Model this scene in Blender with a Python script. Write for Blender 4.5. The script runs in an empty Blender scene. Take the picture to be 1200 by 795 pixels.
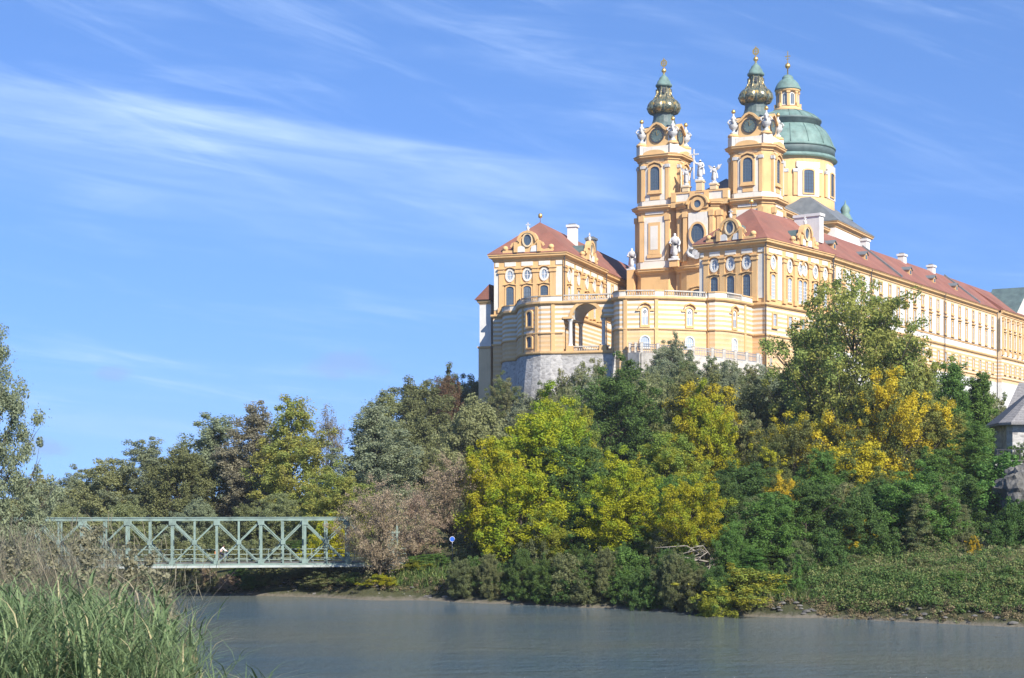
import bpy, bmesh, math, random
import numpy as np
from mathutils import Matrix, Vector, noise as mnoise

R = math.radians
scene = bpy.context.scene
col = scene.collection

# ------------------------------------------------------------------ camera
F = 2000.0                       # focal length in photograph pixels (1200 wide)
CAM_Z = 10.0
cam_d = bpy.data.cameras.new('camera')
cam = bpy.data.objects.new('camera', cam_d)
col.objects.link(cam)
cam.location = (0, 0, CAM_Z)
cam.rotation_euler = (R(90), 0, 0)
cam_d.sensor_width = 36.0
cam_d.lens = 36.0 * F / 1200.0
cam_d.shift_y = (580 - 397.5) / 1200.0
cam_d.clip_start = 0.5
cam_d.clip_end = 12000
scene.camera = cam

# ------------------------------------------------------------------ light
SUN_AZ, SUN_EL = R(30), R(36)    # degrees to the right of straight behind the camera / above the horizon
to_sun = Vector((math.sin(SUN_AZ) * math.cos(SUN_EL), -math.cos(SUN_AZ) * math.cos(SUN_EL), math.sin(SUN_EL)))
sun_d = bpy.data.lights.new('sun', 'SUN')
sun_d.energy = 5.0
sun_d.angle = R(0.5)
sun_d.color = (1.0, 0.93, 0.82)
sun = bpy.data.objects.new('sun', sun_d)
sun.rotation_euler = (-to_sun).to_track_quat('-Z', 'Y').to_euler()
sun.location = (60, -60, 120)
col.objects.link(sun)

world = bpy.data.worlds.new('World')
scene.world = world
world.use_nodes = True


def world_nodes():
    nt = world.node_tree
    nt.nodes.clear()
    N = lambda t, **k: _node(nt, t, k)
    out = N('ShaderNodeOutputWorld')
    bg = N('ShaderNodeBackground')
    bg.inputs['Strength'].default_value = 0.105
    nt.links.new(bg.outputs[0], out.inputs[0])
    sky = N('ShaderNodeTexSky', sky_type='NISHITA', sun_disc=False)
    sky.sun_elevation = SUN_EL
    sky.sun_rotation = math.atan2(to_sun.x, to_sun.y)
    sky.altitude = 200
    sky.air_density = 1.0
    sky.dust_density = 0.2
    sky.ozone_density = 3.0
    tint = N('ShaderNodeMix', data_type='RGBA', blend_type='MULTIPLY')
    tint.inputs[0].default_value = 1.0
    tint.inputs[7].default_value = (0.73, 0.94, 1.25, 1)
    nt.links.new(sky.outputs[0], tint.inputs[6])
    tc = N('ShaderNodeTexCoord')
    sep = N('ShaderNodeSeparateXYZ')
    nt.links.new(tc.outputs['Generated'], sep.inputs[0])
    # read the sky a little higher than the view, where it is a deeper blue
    up = N('ShaderNodeMapping', vector_type='POINT')
    up.inputs['Scale'].default_value = (1, 1, 0.85)
    up.inputs['Location'].default_value = (0, 0, 0.21)
    nt.links.new(tc.outputs['Generated'], up.inputs[0])
    nt.links.new(up.outputs[0], sky.inputs[0])

    def m(op, a, b=None, c=None, clamp=False):
        n = N('ShaderNodeMath', operation=op, use_clamp=clamp)
        for i, v in enumerate((a, b, c)):
            if v is None:
                continue
            if isinstance(v, (int, float)):
                n.inputs[i].default_value = v
            else:
                nt.links.new(v, n.inputs[i])
        return n.outputs[0]

    def ss(v, lo, hi):
        n = N('ShaderNodeMapRange', interpolation_type='SMOOTHSTEP')
        nt.links.new(v, n.inputs[0])
        n.inputs[1].default_value = lo
        n.inputs[2].default_value = hi
        return n.outputs[0]
    az = m('ARCTAN2', sep.outputs[0], sep.outputs[1])
    el = m('ARCSINE', sep.outputs[2])
    comb = N('ShaderNodeCombineXYZ')
    nt.links.new(az, comb.inputs[0])
    nt.links.new(el, comb.inputs[1])

    def noise(scale, rot, sx, sy, detail=6, rough=0.6, dist=0.0):
        mp = N('ShaderNodeMapping', vector_type='POINT')
        mp.inputs['Rotation'].default_value = (0, 0, rot)
        mp.inputs['Scale'].default_value = (sx, sy, 1)
        nt.links.new(comb.outputs[0], mp.inputs[0])
        n = N('ShaderNodeTexNoise')
        n.inputs['Scale'].default_value = scale
        n.inputs['Detail'].default_value = detail
        n.inputs['Roughness'].default_value = rough
        n.inputs['Distortion'].default_value = dist
        nt.links.new(mp.outputs[0], n.inputs['Vector'])
        return n.outputs[0]
    def streaks(k, sx, sy, detail, dist, off=0.0):
        # noise drawn out along lines that fall from left to right with slope k
        c = N('ShaderNodeCombineXYZ')
        nt.links.new(m('MULTIPLY', az, sx), c.inputs[0])
        nt.links.new(m('MULTIPLY', m('ADD', el, m('MULTIPLY', az, k)), sy), c.inputs[1])
        c.inputs[2].default_value = off
        n = N('ShaderNodeTexNoise')
        n.inputs['Scale'].default_value = 1.0
        n.inputs['Detail'].default_value = detail
        n.inputs['Roughness'].default_value = 0.6
        n.inputs['Distortion'].default_value = dist
        nt.links.new(c.outputs[0], n.inputs['Vector'])
        return n.outputs[0]
    fine = streaks(0.13, 7, 70, 8, 0.5)
    thin = streaks(0.36, 5, 42, 7, 0.4, 3.0)
    soft = streaks(0.10, 4, 13, 5, 0.4, 7.0)
    # a long veil whose upper edge falls from left to right
    line = m('SUBTRACT', m('ADD', m('MULTIPLY', az, -0.14), m('ADD', m('MULTIPLY', m('MULTIPLY', az, az), -0.05), 0.199)), el)
    edge = m('ADD', line, m('MULTIPLY', m('SUBTRACT', fine, 0.5), 0.016))
    fade = m('SUBTRACT', 1.0, ss(az, 0.0, 0.10))
    rim = m('MULTIPLY', ss(edge, -0.003, 0.006), m('SUBTRACT', 1.0, ss(edge, 0.004, 0.030)))
    body = m('MULTIPLY', ss(edge, 0.0, 0.012), m('SUBTRACT', 1.0, ss(edge, 0.030, 0.085)))
    band = m('ADD', m('MULTIPLY', rim, 0.13), m('MULTIPLY', body, m('ADD', 0.09, m('MULTIPLY', ss(fine, 0.35, 0.7), 0.17))))
    band = m('MULTIPLY', band, fade)
    veil = m('MULTIPLY', ss(soft, 0.42, 0.78), ss(fine, 0.38, 0.74))
    veil2 = m('MULTIPLY', ss(thin, 0.50, 0.80), ss(el, 0.10, 0.24))
    low = m('MULTIPLY', ss(fine, 0.50, 0.80), m('SUBTRACT', 1.0, ss(el, 0.06, 0.16)))
    cl = m('ADD', band, m('ADD', m('MULTIPLY', veil, 0.34), m('ADD', m('MULTIPLY', veil2, 0.25), m('MULTIPLY', low, 0.26))))
    cl = m('ADD', cl, m('MULTIPLY', m('SUBTRACT', 1.0, ss(el, -0.02, 0.12)), 0.06))
    cl = m('MINIMUM', m('MAXIMUM', cl, 0.0), 0.62)
    mix = N('ShaderNodeMix', data_type='RGBA')
    nt.links.new(cl, mix.inputs[0])
    nt.links.new(tint.outputs[2], mix.inputs[6])
    mix.inputs[7].default_value = (4.4, 5.6, 7.6, 1)
    # three small grey puffs low in the sky
    puff_n = noise(1.0, 0, 60, 120, 5, 0.6, 0.2)
    cur = mix.outputs[2]
    for (pa, pe, ra, re) in ((-0.0975, 0.0755, 0.030, 0.0100), (-0.230, 0.069, 0.013, 0.0055), (-0.268, 0.026, 0.018, 0.008)):
        da = m('DIVIDE', m('SUBTRACT', az, pa), ra)
        de = m('DIVIDE', m('SUBTRACT', el, pe), re)
        d2 = m('ADD', m('MULTIPLY', da, da), m('MULTIPLY', de, de))
        v = m('ADD', m('SUBTRACT', 1.0, d2), m('MULTIPLY', m('SUBTRACT', puff_n, 0.5), 2.2))
        f = m('MULTIPLY', ss(v, 0.0, 1.1), 0.55)
        mx = N('ShaderNodeMix', data_type='RGBA')
        nt.links.new(f, mx.inputs[0])
        nt.links.new(cur, mx.inputs[6])
        mx.inputs[7].default_value = (1.9, 2.8, 4.2, 1)
        cur = mx.outputs[2]
    nt.links.new(cur, bg.inputs['Color'])


def _node(nt, t, k):
    n = nt.nodes.new(t)
    for a, v in k.items():
        setattr(n, a, v)
    return n


world_nodes()
vs = scene.view_settings
vs.view_transform = 'Standard'
vs.look = 'None'
vs.gamma = 1.0
vs.use_curve_mapping = False
vs.exposure = 0.85
scene.cycles.max_bounces = 8
scene.cycles.transparent_max_bounces = 8


def at(px, Y):
    """photo column -> world X at depth Y"""
    return (px - 600.0) / F * Y


def zat(py, Y):
    return CAM_Z + (580.0 - py) / F * Y


# ------------------------------------------------------------------ materials
MATS = {}


def mat(name, build):
    m = bpy.data.materials.new(name)
    m.use_nodes = True
    nt = m.node_tree
    bsdf = nt.nodes['Principled BSDF']
    build(nt, bsdf)
    MATS[name] = m
    return m


def L(nt, a, b):
    nt.links.new(a, b)


def nz(nt, scale, detail=4, rough=0.55, coord='Object', sc=(1, 1, 1), dist=0.0):
    tc = nt.nodes.new('ShaderNodeTexCoord')
    mp = nt.nodes.new('ShaderNodeMapping')
    mp.inputs['Scale'].default_value = sc
    L(nt, tc.outputs[coord], mp.inputs[0])
    n = nt.nodes.new('ShaderNodeTexNoise')
    n.inputs['Scale'].default_value = scale
    n.inputs['Detail'].default_value = detail
    n.inputs['Roughness'].default_value = rough
    n.inputs['Distortion'].default_value = dist
    L(nt, mp.outputs[0], n.inputs['Vector'])
    return n.outputs['Fac']


def ramp(nt, fac, stops):
    r = nt.nodes.new('ShaderNodeValToRGB')
    el = r.color_ramp.elements
    while len(el) > 1:
        el.remove(el[-1])
    el[0].position = stops[0][0]
    el[0].color = (*stops[0][1], 1)
    for p, c in stops[1:]:
        e = el.new(p)
        e.color = (*c, 1)
    L(nt, fac, r.inputs[0])
    return r.outputs[0]


def mixc(nt, fac, a, b, mode='MIX'):
    n = nt.nodes.new('ShaderNodeMix')
    n.data_type = 'RGBA'
    n.blend_type = mode
    for s, v in ((0, fac), (6, a), (7, b)):
        if isinstance(v, (int, float)):
            n.inputs[s].default_value = v
        elif isinstance(v, tuple):
            n.inputs[s].default_value = (*v, 1)
        else:
            L(nt, v, n.inputs[s])
    return n.outputs[2]


def mth(nt, op, a, b=0.0, clamp=False):
    n = nt.nodes.new('ShaderNodeMath')
    n.operation = op
    n.use_clamp = clamp
    for i, v in enumerate((a, b)):
        if isinstance(v, (int, float)):
            n.inputs[i].default_value = v
        else:
            L(nt, v, n.inputs[i])
    return n.outputs[0]


def sstep(nt, v, lo, hi):
    n = nt.nodes.new('ShaderNodeMapRange')
    n.interpolation_type = 'SMOOTHSTEP'
    L(nt, v, n.inputs[0])
    n.inputs[1].default_value = lo
    n.inputs[2].default_value = hi
    return n.outputs[0]


def bump(nt, bsdf, h, strength=0.3, dist=0.1):
    b = nt.nodes.new('ShaderNodeBump')
    b.inputs['Strength'].default_value = strength
    b.inputs['Distance'].default_value = dist
    L(nt, h, b.inputs['Height'])
    L(nt, b.outputs[0], bsdf.inputs['Normal'])


def plain(name, c, rough=0.8, var=0.12, scale=0.8, metal=0.0, spec=0.3, bmp=0.0):
    def f(nt, b):
        n = nz(nt, scale, 6, 0.6)
        d = tuple(max(0, x * (1 - var * 2.2)) for x in c)
        h = tuple(min(1, x * (1 + var)) for x in c)
        L(nt, ramp(nt, n, [(0.25, d), (0.55, c), (0.8, h)]), b.inputs['Base Color'])
        b.inputs['Roughness'].default_value = rough
        b.inputs['Metallic'].default_value = metal
        b.inputs['Specular IOR Level'].default_value = spec
        if bmp:
            bump(nt, b, nz(nt, scale * 6, 5, 0.6), bmp, 0.1)
    return mat(name, f)


YEL = (0.605, 0.39, 0.18)
CRM = (0.62, 0.59, 0.52)


def plaster(name, c, dirt):
    def f(nt, b):
        n = nz(nt, 0.35, 7, 0.65)
        st = nz(nt, 1.0, 6, 0.6, sc=(1.3, 1.3, 0.16))
        base = ramp(nt, n, [(0.28, tuple(x * 0.84 for x in c)), (0.5, c), (0.75, tuple(min(1, x * 1.06) for x in c))])
        base = mixc(nt, mth(nt, 'MULTIPLY', sstep(nt, st, 0.50, 0.78), 0.62), base, dirt)
        pt = nz(nt, 0.16, 3, 0.5, dist=0.8)
        base = mixc(nt, mth(nt, 'MULTIPLY', sstep(nt, pt, 0.52, 0.60), 0.16), base, tuple(min(1, x * 1.15 + .02) for x in c))
        L(nt, base, b.inputs['Base Color'])
        b.inputs['Roughness'].default_value = 0.85
        b.inputs['Specular IOR Level'].default_value = 0.2
        bump(nt, b, nz(nt, 3.0, 5, 0.6), 0.15, 0.05)
    return mat(name, f)


plaster('ochre_plaster', YEL, (0.40, 0.24, 0.11))
plaster('cream_plaster', CRM, (0.50, 0.47, 0.40))
plaster('white_plaster', (0.60, 0.59, 0.565), (0.5, 0.49, 0.46))
plaster('pale_ochre_plaster', (0.61, 0.47, 0.29), (0.5, 0.38, 0.22))


def striped(name, zlo, zhi, period):
    """painted courses of ochre and cream between two heights, plain ochre elsewhere"""
    def f(nt, b):
        g = nt.nodes.new('ShaderNodeNewGeometry')
        s = nt.nodes.new('ShaderNodeSeparateXYZ')
        L(nt, g.outputs['Position'], s.inputs[0])
        z = s.outputs[2]
        fr = mth(nt, 'FRACT', mth(nt, 'DIVIDE', z, period))
        tri = mth(nt, 'ABSOLUTE', mth(nt, 'SUBTRACT', fr, 0.5))
        band = sstep(nt, tri, 0.235, 0.265)
        inz = mth(nt, 'MULTIPLY', mth(nt, 'GREATER_THAN', z, zlo), mth(nt, 'LESS_THAN', z, zhi))
        n = nz(nt, 0.4, 7, 0.65)
        oc = ramp(nt, n, [(0.28, tuple(x * 0.82 for x in YEL)), (0.5, YEL), (0.8, tuple(x * 1.06 for x in YEL))])
        cr = ramp(nt, n, [(0.28, tuple(x * 0.86 for x in CRM)), (0.55, CRM), (0.8, CRM)])
        st = nz(nt, 1.0, 6, 0.6, sc=(1.2, 1.2, 0.15))
        pale = mixc(nt, 0.06, oc, cr)
        wide = mth(nt, 'MULTIPLY', band, mth(nt, 'ADD', mth(nt, 'MULTIPLY', inz, 0.8), 0.17))
        c = mixc(nt, wide, pale, cr)
        c = mixc(nt, mth(nt, 'MULTIPLY', sstep(nt, st, 0.58, 0.85), 0.45), c, (0.38, 0.27, 0.16))
        L(nt, c, b.inputs['Base Color'])
        b.inputs['Roughness'].default_value = 0.85
        b.inputs['Specular IOR Level'].default_value = 0.2
        bump(nt, b, band, 0.5, 0.06)
    return mat(name, f)


striped('striped_plaster', 37.3, 42.3, 0.80)
plain('white_paint', (0.62, 0.61, 0.59), 0.6, 0.05)
plain('dark_shutter', (0.10, 0.13, 0.16), 0.5, 0.1)


def f_glass(nt, b):
    n = nz(nt, 0.9, 2)
    oi = nt.nodes.new('ShaderNodeObjectInfo')
    c = ramp(nt, oi.outputs['Random'], [(0.0, (0.045, 0.065, 0.09)), (0.6, (0.09, 0.13, 0.175)), (1.0, (0.16, 0.19, 0.22))])
    L(nt, mixc(nt, mth(nt, 'MULTIPLY', n, 0.5), c, (0.06, 0.09, 0.13)), b.inputs['Base Color'])
    b.inputs['Roughness'].default_value = 0.12
    b.inputs['Specular IOR Level'].default_value = 0.6


mat('window_glass', f_glass)


def f_glass2(nt, b):
    n = nz(nt, 0.9, 2)
    oi = nt.nodes.new('ShaderNodeObjectInfo')
    c = ramp(nt, oi.outputs['Random'], [(0.0, (0.12, 0.15, 0.20)), (0.3, (0.24, 0.30, 0.38)), (0.75, (0.34, 0.40, 0.47)), (1.0, (0.44, 0.47, 0.50))])
    L(nt, mixc(nt, mth(nt, 'MULTIPLY', n, 0.5), c, (0.20, 0.25, 0.32)), b.inputs['Base Color'])
    b.inputs['Roughness'].default_value = 0.15
    b.inputs['Specular IOR Level'].default_value = 0.6


mat('curtained_glass', f_glass2)


def f_tiles(nt, b):
    tc = nt.nodes.new('ShaderNodeTexCoord')
    s = nt.nodes.new('ShaderNodeSeparateXYZ')
    L(nt, tc.outputs['Object'], s.inputs[0])
    rows = mth(nt, 'FRACT', mth(nt, 'DIVIDE', s.outputs[2], 0.33))
    big = nz(nt, 0.22, 6, 0.65)
    sm = nz(nt, 3.5, 4, 0.7)
    c = ramp(nt, big, [(0.25, (0.185, 0.075, 0.055)), (0.5, (0.26, 0.11, 0.078)), (0.75, (0.32, 0.145, 0.105))])
    c = mixc(nt, mth(nt, 'MULTIPLY', sstep(nt, sm, 0.42, 0.75), 0.6), c, (0.15, 0.075, 0.055))
    pt = nz(nt, 0.11, 4, 0.6, sc=(1, 1, .5), dist=0.6)
    c = mixc(nt, mth(nt, 'MULTIPLY', sstep(nt, pt, 0.50, 0.62), 0.35), c, (0.17, 0.095, 0.07))
    c = mixc(nt, mth(nt, 'MULTIPLY', mth(nt, 'GREATER_THAN', rows, 0.78), 0.35), c, (0.14, 0.06, 0.05))
    L(nt, c, b.inputs['Base Color'])
    b.inputs['Roughness'].default_value = 0.8
    b.inputs['Specular IOR Level'].default_value = 0.25
    bump(nt, b, rows, 0.4, 0.06)


mat('red_tiles', f_tiles)


def f_slate(nt, b):
    n = nz(nt, 0.5, 6)
    n2 = nz(nt, 5, 3)
    c = ramp(nt, n, [(0.3, (0.10, 0.115, 0.12)), (0.7, (0.19, 0.205, 0.205))])
    c = mixc(nt, mth(nt, 'MULTIPLY', n2, 0.4), c, (0.10, 0.10, 0.11))
    L(nt, c, b.inputs['Base Color'])
    b.inputs['Roughness'].default_value = 0.55


mat('slate', f_slate)


def f_copper(nt, b):
    n = nz(nt, 0.6, 7, 0.65)
    st = nz(nt, 1.4, 6, 0.6, sc=(1, 1, 0.12))
    c = ramp(nt, n, [(0.3, (0.085, 0.135, 0.12)), (0.5, (0.135, 0.215, 0.19)), (0.75, (0.20, 0.30, 0.265))])
    c = mixc(nt, mth(nt, 'MULTIPLY', sstep(nt, st, 0.5, 0.75), 0.7), c, (0.13, 0.17, 0.15))
    L(nt, c, b.inputs['Base Color'])
    b.inputs['Roughness'].default_value = 0.6
    b.inputs['Specular IOR Level'].default_value = 0.3


mat('copper_patina', f_copper)


def f_dcopper(nt, b):
    n = nz(nt, 0.6, 7, 0.65)
    c = ramp(nt, n, [(0.3, (0.05, 0.075, 0.075)), (0.7, (0.11, 0.16, 0.15))])
    L(nt, c, b.inputs['Base Color'])
    b.inputs['Roughness'].default_value = 0.6


mat('dark_copper', f_dcopper)


def f_bulb(nt, b):
    n = nz(nt, 1.3, 7, 0.7)
    c = ramp(nt, n, [(0.36, (0.035, 0.05, 0.045)), (0.48, (0.085, 0.105, 0.08)), (0.54, (0.55, 0.44, 0.23)), (0.58, (0.40, 0.34, 0.19)), (0.63, (0.12, 0.14, 0.105))])
    L(nt, c, b.inputs['Base Color'])
    b.inputs['Roughness'].default_value = 0.33
    L(nt, sstep(nt, n, 0.45, 0.58), b.inputs['Metallic'])


mat('gilded_bronze', f_bulb)
plain('gold', (0.80, 0.52, 0.16), 0.35, 0.1, 2.0, 0.8)
plain('statue_stone', (0.58, 0.57, 0.55), 0.8, 0.22, 1.4, bmp=0.3)
plain('parapet_stone', (0.47, 0.44, 0.385), 0.8, 0.2, 1.2)
plain('urn_stone', (0.50, 0.50, 0.49), 0.75, 0.25, 1.6, bmp=0.3)
plain('pipe_metal', (0.05, 0.05, 0.055), 0.5, 0.1)
plain('steel_green', (0.17, 0.235, 0.205), 0.5, 0.22, 1.2)
plain('steel_pale', (0.20, 0.255, 0.225), 0.5, 0.18, 0.9)
plain('flange_paint', (0.34, 0.37, 0.345), 0.5, 0.2, 0.8)
plain('deck_boards', (0.12, 0.12, 0.11), 0.85, 0.2, 1.5)
plain('concrete', (0.36, 0.35, 0.32), 0.9, 0.2, 0.8, bmp=0.3)
plain('bark', (0.075, 0.062, 0.05), 0.9, 0.3, 2.5, bmp=0.5)
plain('pale_bark', (0.24, 0.22, 0.19), 0.9, 0.3, 2.5, bmp=0.5)
plain('skin', (0.50, 0.32, 0.24), 0.6, 0.05)
plain('white_cloth', (0.78, 0.77, 0.78), 0.85, 0.05)
plain('dark_cloth', (0.035, 0.035, 0.05), 0.85, 0.1)
plain('blue_cloth', (0.08, 0.09, 0.18), 0.85, 0.1)
plain('hair_brown', (0.06, 0.04, 0.025), 0.7, 0.1)
plain('rubber', (0.02, 0.02, 0.02), 0.7, 0.1)
plain('bike_paint', (0.12, 0.14, 0.30), 0.4, 0.05)
plain('orange_bag', (0.55, 0.16, 0.04), 0.7, 0.1)
plain('sign_blue', (0.03, 0.12, 0.55), 0.4, 0.03)
plain('grey_metal', (0.30, 0.31, 0.32), 0.45, 0.1, 2.0, 0.5)
plain('court_gravel', (0.36, 0.33, 0.28), 0.95, 0.15, 2.0)


def f_masonry(nt, b):
    tc = nt.nodes.new('ShaderNodeTexCoord')
    mp = nt.nodes.new('ShaderNodeMapping')
    mp.inputs['Scale'].default_value = (1.0, 1.0, 1.7)
    L(nt, tc.outputs['Object'], mp.inputs[0])
    v = nt.nodes.new('ShaderNodeTexVoronoi')
    v.inputs['Scale'].default_value = 1.5
    L(nt, mp.outputs[0], v.inputs['Vector'])
    e = nt.nodes.new('ShaderNodeTexVoronoi')
    e.feature = 'DISTANCE_TO_EDGE'
    e.inputs['Scale'].default_value = 1.5
    L(nt, mp.outputs[0], e.inputs['Vector'])
    sp = nt.nodes.new('ShaderNodeSeparateColor')
    L(nt, v.outputs['Color'], sp.inputs[0])
    c = ramp(nt, sp.outputs[0], [(0.0, (0.25, 0.24, 0.23)), (0.5, (0.35, 0.34, 0.32)), (1.0, (0.45, 0.435, 0.41))])
    big = nz(nt, 0.25, 6, 0.65)
    c = mixc(nt, mth(nt, 'MULTIPLY', sstep(nt, big, 0.5, 0.75), 0.6), c, (0.25, 0.24, 0.215))
    mort = mth(nt, 'LESS_THAN', e.outputs['Distance'], 0.05)
    c = mixc(nt, mth(nt, 'MULTIPLY', mort, 0.35), c, (0.52, 0.5, 0.47))
    L(nt, c, b.inputs['Base Color'])
    b.inputs['Roughness'].default_value = 0.9
    b.inputs['Specular IOR Level'].default_value = 0.2
    bump(nt, b, e.outputs['Distance'], 0.6, 0.1)


mat('grey_masonry', f_masonry)


def f_rock(nt, b):
    n = nz(nt, 0.9, 9, 0.7)
    n2 = nz(nt, 5.0, 6, 0.7)
    c = ramp(nt, n, [(0.3, (0.04, 0.039, 0.036)), (0.5, (0.115, 0.11, 0.102)), (0.7, (0.22, 0.21, 0.19))])
    c = mixc(nt, mth(nt, 'MULTIPLY', n2, 0.4), c, (0.10, 0.10, 0.085))
    L(nt, c, b.inputs['Base Color'])
    b.inputs['Roughness'].default_value = 0.92
    bump(nt, b, n2, 0.6, 0.15)


mat('rock_stone', f_rock)


def f_shingle(nt, b):
    tc = nt.nodes.new('ShaderNodeTexCoord')
    s = nt.nodes.new('ShaderNodeSeparateXYZ')
    L(nt, tc.outputs['Object'], s.inputs[0])
    rows = mth(nt, 'FRACT', mth(nt, 'DIVIDE', s.outputs[2], 0.2))
    n = nz(nt, 4, 5, 0.7)
    c = ramp(nt, n, [(0.3, (0.13, 0.125, 0.125)), (0.7, (0.29, 0.28, 0.275))])
    c = mixc(nt, mth(nt, 'MULTIPLY', mth(nt, 'GREATER_THAN', rows, 0.75), 0.5), c, (0.07, 0.07, 0.07))
    L(nt, c, b.inputs['Base Color'])
    b.inputs['Roughness'].default_value = 0.85
    bump(nt, b, rows, 0.5, 0.05)


mat('wood_shingles', f_shingle)


def f_ground(nt, b):
    g = nt.nodes.new('ShaderNodeNewGeometry')
    s = nt.nodes.new('ShaderNodeSeparateXYZ')
    L(nt, g.outputs['Position'], s.inputs[0])
    n = nz(nt, 0.12, 8, 0.65)
    n2 = nz(nt, 1.6, 6, 0.7)
    c = ramp(nt, n, [(0.3, (0.035, 0.045, 0.018)), (0.5, (0.055, 0.065, 0.026)), (0.72, (0.09, 0.085, 0.045))])
    c = mixc(nt, mth(nt, 'MULTIPLY', n2, 0.6), c, (0.05, 0.042, 0.028))
    zz = mth(nt, 'ADD', s.outputs[2], mth(nt, 'MULTIPLY', mth(nt, 'SUBTRACT', n2, 0.5), 1.0))
    mud = mth(nt, 'SUBTRACT', 1.0, sstep(nt, zz, 0.0, 0.45))
    c = mixc(nt, mud, c, mixc(nt, nz(nt, 3, 5), (0.09, 0.08, 0.06), (0.20, 0.18, 0.145)))
    L(nt, c, b.inputs['Base Color'])
    b.inputs['Roughness'].default_value = 0.95
    b.inputs['Specular IOR Level'].default_value = 0.15
    bump(nt, b, n2, 0.8, 0.3)


mat('earth', f_ground)


def f_water(nt, b):
    n = nz(nt, 1.3, 5, 0.62, coord='Object', sc=(0.8, 1.0, 1))
    n2 = nz(nt, 5.5, 3, 0.6, coord='Object', sc=(0.9, 1.2, 1))
    big = nz(nt, 0.035, 4, 0.55, coord='Object', sc=(0.7, 1.6, 1))
    n3 = nz(nt, 0.30, 4, 0.6, coord='Object', sc=(0.6, 1.5, 1), dist=0.4)
    h = mth(nt, 'ADD', mth(nt, 'ADD', mth(nt, 'MULTIPLY', n, 0.9), mth(nt, 'MULTIPLY', n2, 0.4)), mth(nt, 'MULTIPLY', n3, 1.2))
    L(nt, ramp(nt, big, [(0.35, (0.064, 0.100, 0.122)), (0.65, (0.100, 0.116, 0.102))]), b.inputs['Base Color'])
    L(nt, mth(nt, 'ADD', 0.03, mth(nt, 'MULTIPLY', big, 0.10)), b.inputs['Roughness'])
    b.inputs['IOR'].default_value = 1.33
    bump(nt, b, h, 1.0, 0.6)


mat('river_water', f_water)


def foliage(name, a, b_, c=None, split=0.5, trans=0.46):
    """leaf colours: two tones per leaf, and a second colour for part of the clumps"""
    def f(nt, bs):
        at1 = nt.nodes.new('ShaderNodeAttribute')
        at1.attribute_name = 'leaf_tone'
        at2 = nt.nodes.new('ShaderNodeAttribute')
        at2.attribute_name = 'clump_tone'
        oi = nt.nodes.new('ShaderNodeObjectInfo')
        colr = mixc(nt, at1.outputs['Fac'], a, b_)
        if c:
            w = mth(nt, 'GREATER_THAN', at2.outputs['Fac'], split)
            colr = mixc(nt, w, colr, mixc(nt, at1.outputs['Fac'], c, tuple(x * 1.35 for x in c)))
        hv = nt.nodes.new('ShaderNodeHueSaturation')
        v = mth(nt, 'ADD', 0.80, mth(nt, 'MULTIPLY', at2.outputs['Fac'], 0.38))
        L(nt, v, hv.inputs['Value'])
        L(nt, mth(nt, 'ADD', 0.485, mth(nt, 'MULTIPLY', oi.outputs['Random'], 0.03)), hv.inputs['Hue'])
        L(nt, colr, hv.inputs['Color'])
        L(nt, hv.outputs[0], bs.inputs['Base Color'])
        bs.inputs['Roughness'].default_value = 0.6
        bs.inputs['Specular IOR Level'].default_value = 0.25
        tr = nt.nodes.new('ShaderNodeBsdfTranslucent')
        L(nt, hv.outputs[0], tr.inputs['Color'])
        mx = nt.nodes.new('ShaderNodeMixShader')
        mx.inputs[0].default_value = trans
        L(nt, bs.outputs[0], mx.inputs[1])
        L(nt, tr.outputs[0], mx.inputs[2])
        L(nt, mx.outputs[0], nt.nodes['Material Output'].inputs[0])
    return mat(name, f)


foliage('leaf_olive', (0.227, 0.254, 0.108), (0.324, 0.346, 0.162))
foliage('leaf_greygreen', (0.22, 0.255, 0.15), (0.31, 0.345, 0.205))
foliage('leaf_silver', (0.21, 0.265, 0.155), (0.31, 0.36, 0.225))
foliage('leaf_darkolive', (0.144, 0.172, 0.069), (0.218, 0.236, 0.103))
foliage('leaf_green', (0.101, 0.196, 0.040), (0.157, 0.280, 0.062))
foliage('leaf_deepgreen', (0.074, 0.137, 0.036), (0.121, 0.202, 0.050))
foliage('leaf_yellow', (0.33, 0.355, 0.016), (0.47, 0.46, 0.026), (0.22, 0.28, 0.022), 0.64)
foliage('leaf_yellowgreen', (0.27, 0.30, 0.03), (0.38, 0.38, 0.05), (0.19, 0.25, 0.045), 0.55)
foliage('leaf_mixed', (0.135, 0.165, 0.05), (0.20, 0.215, 0.07), (0.36, 0.33, 0.024), 0.60)
foliage('leaf_golden', (0.132, 0.165, 0.044), (0.198, 0.215, 0.055), (0.462, 0.363, 0.026), 0.49)
foliage('leaf_limey', (0.30, 0.315, 0.07), (0.42, 0.40, 0.10), (0.22, 0.255, 0.065), 0.55)
foliage('leaf_dry', (0.33, 0.25, 0.17), (0.46, 0.35, 0.245), (0.26, 0.235, 0.12), 0.75)
foliage('leaf_greybrown', (0.22, 0.205, 0.135), (0.31, 0.285, 0.19))
foliage('leaf_scrub', (0.205, 0.221, 0.097), (0.302, 0.308, 0.140), (0.130, 0.167, 0.065), 0.6)
foliage('leaf_red', (0.16, 0.085, 0.05), (0.15, 0.12, 0.06))
foliage('reed_green', (0.095, 0.165, 0.07), (0.19, 0.27, 0.12), (0.31, 0.29, 0.15), 0.95, 0.3)
foliage('straw', (0.202, 0.168, 0.118), (0.370, 0.314, 0.213), None, 0.5, 0.2)
foliage('grass_green', (0.075, 0.125, 0.032), (0.13, 0.20, 0.05), (0.16, 0.17, 0.06), 0.7, 0.3)
foliage('dry_grass', (0.179, 0.146, 0.078), (0.280, 0.224, 0.123), (0.101, 0.123, 0.045), 0.75, 0.25)


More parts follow.
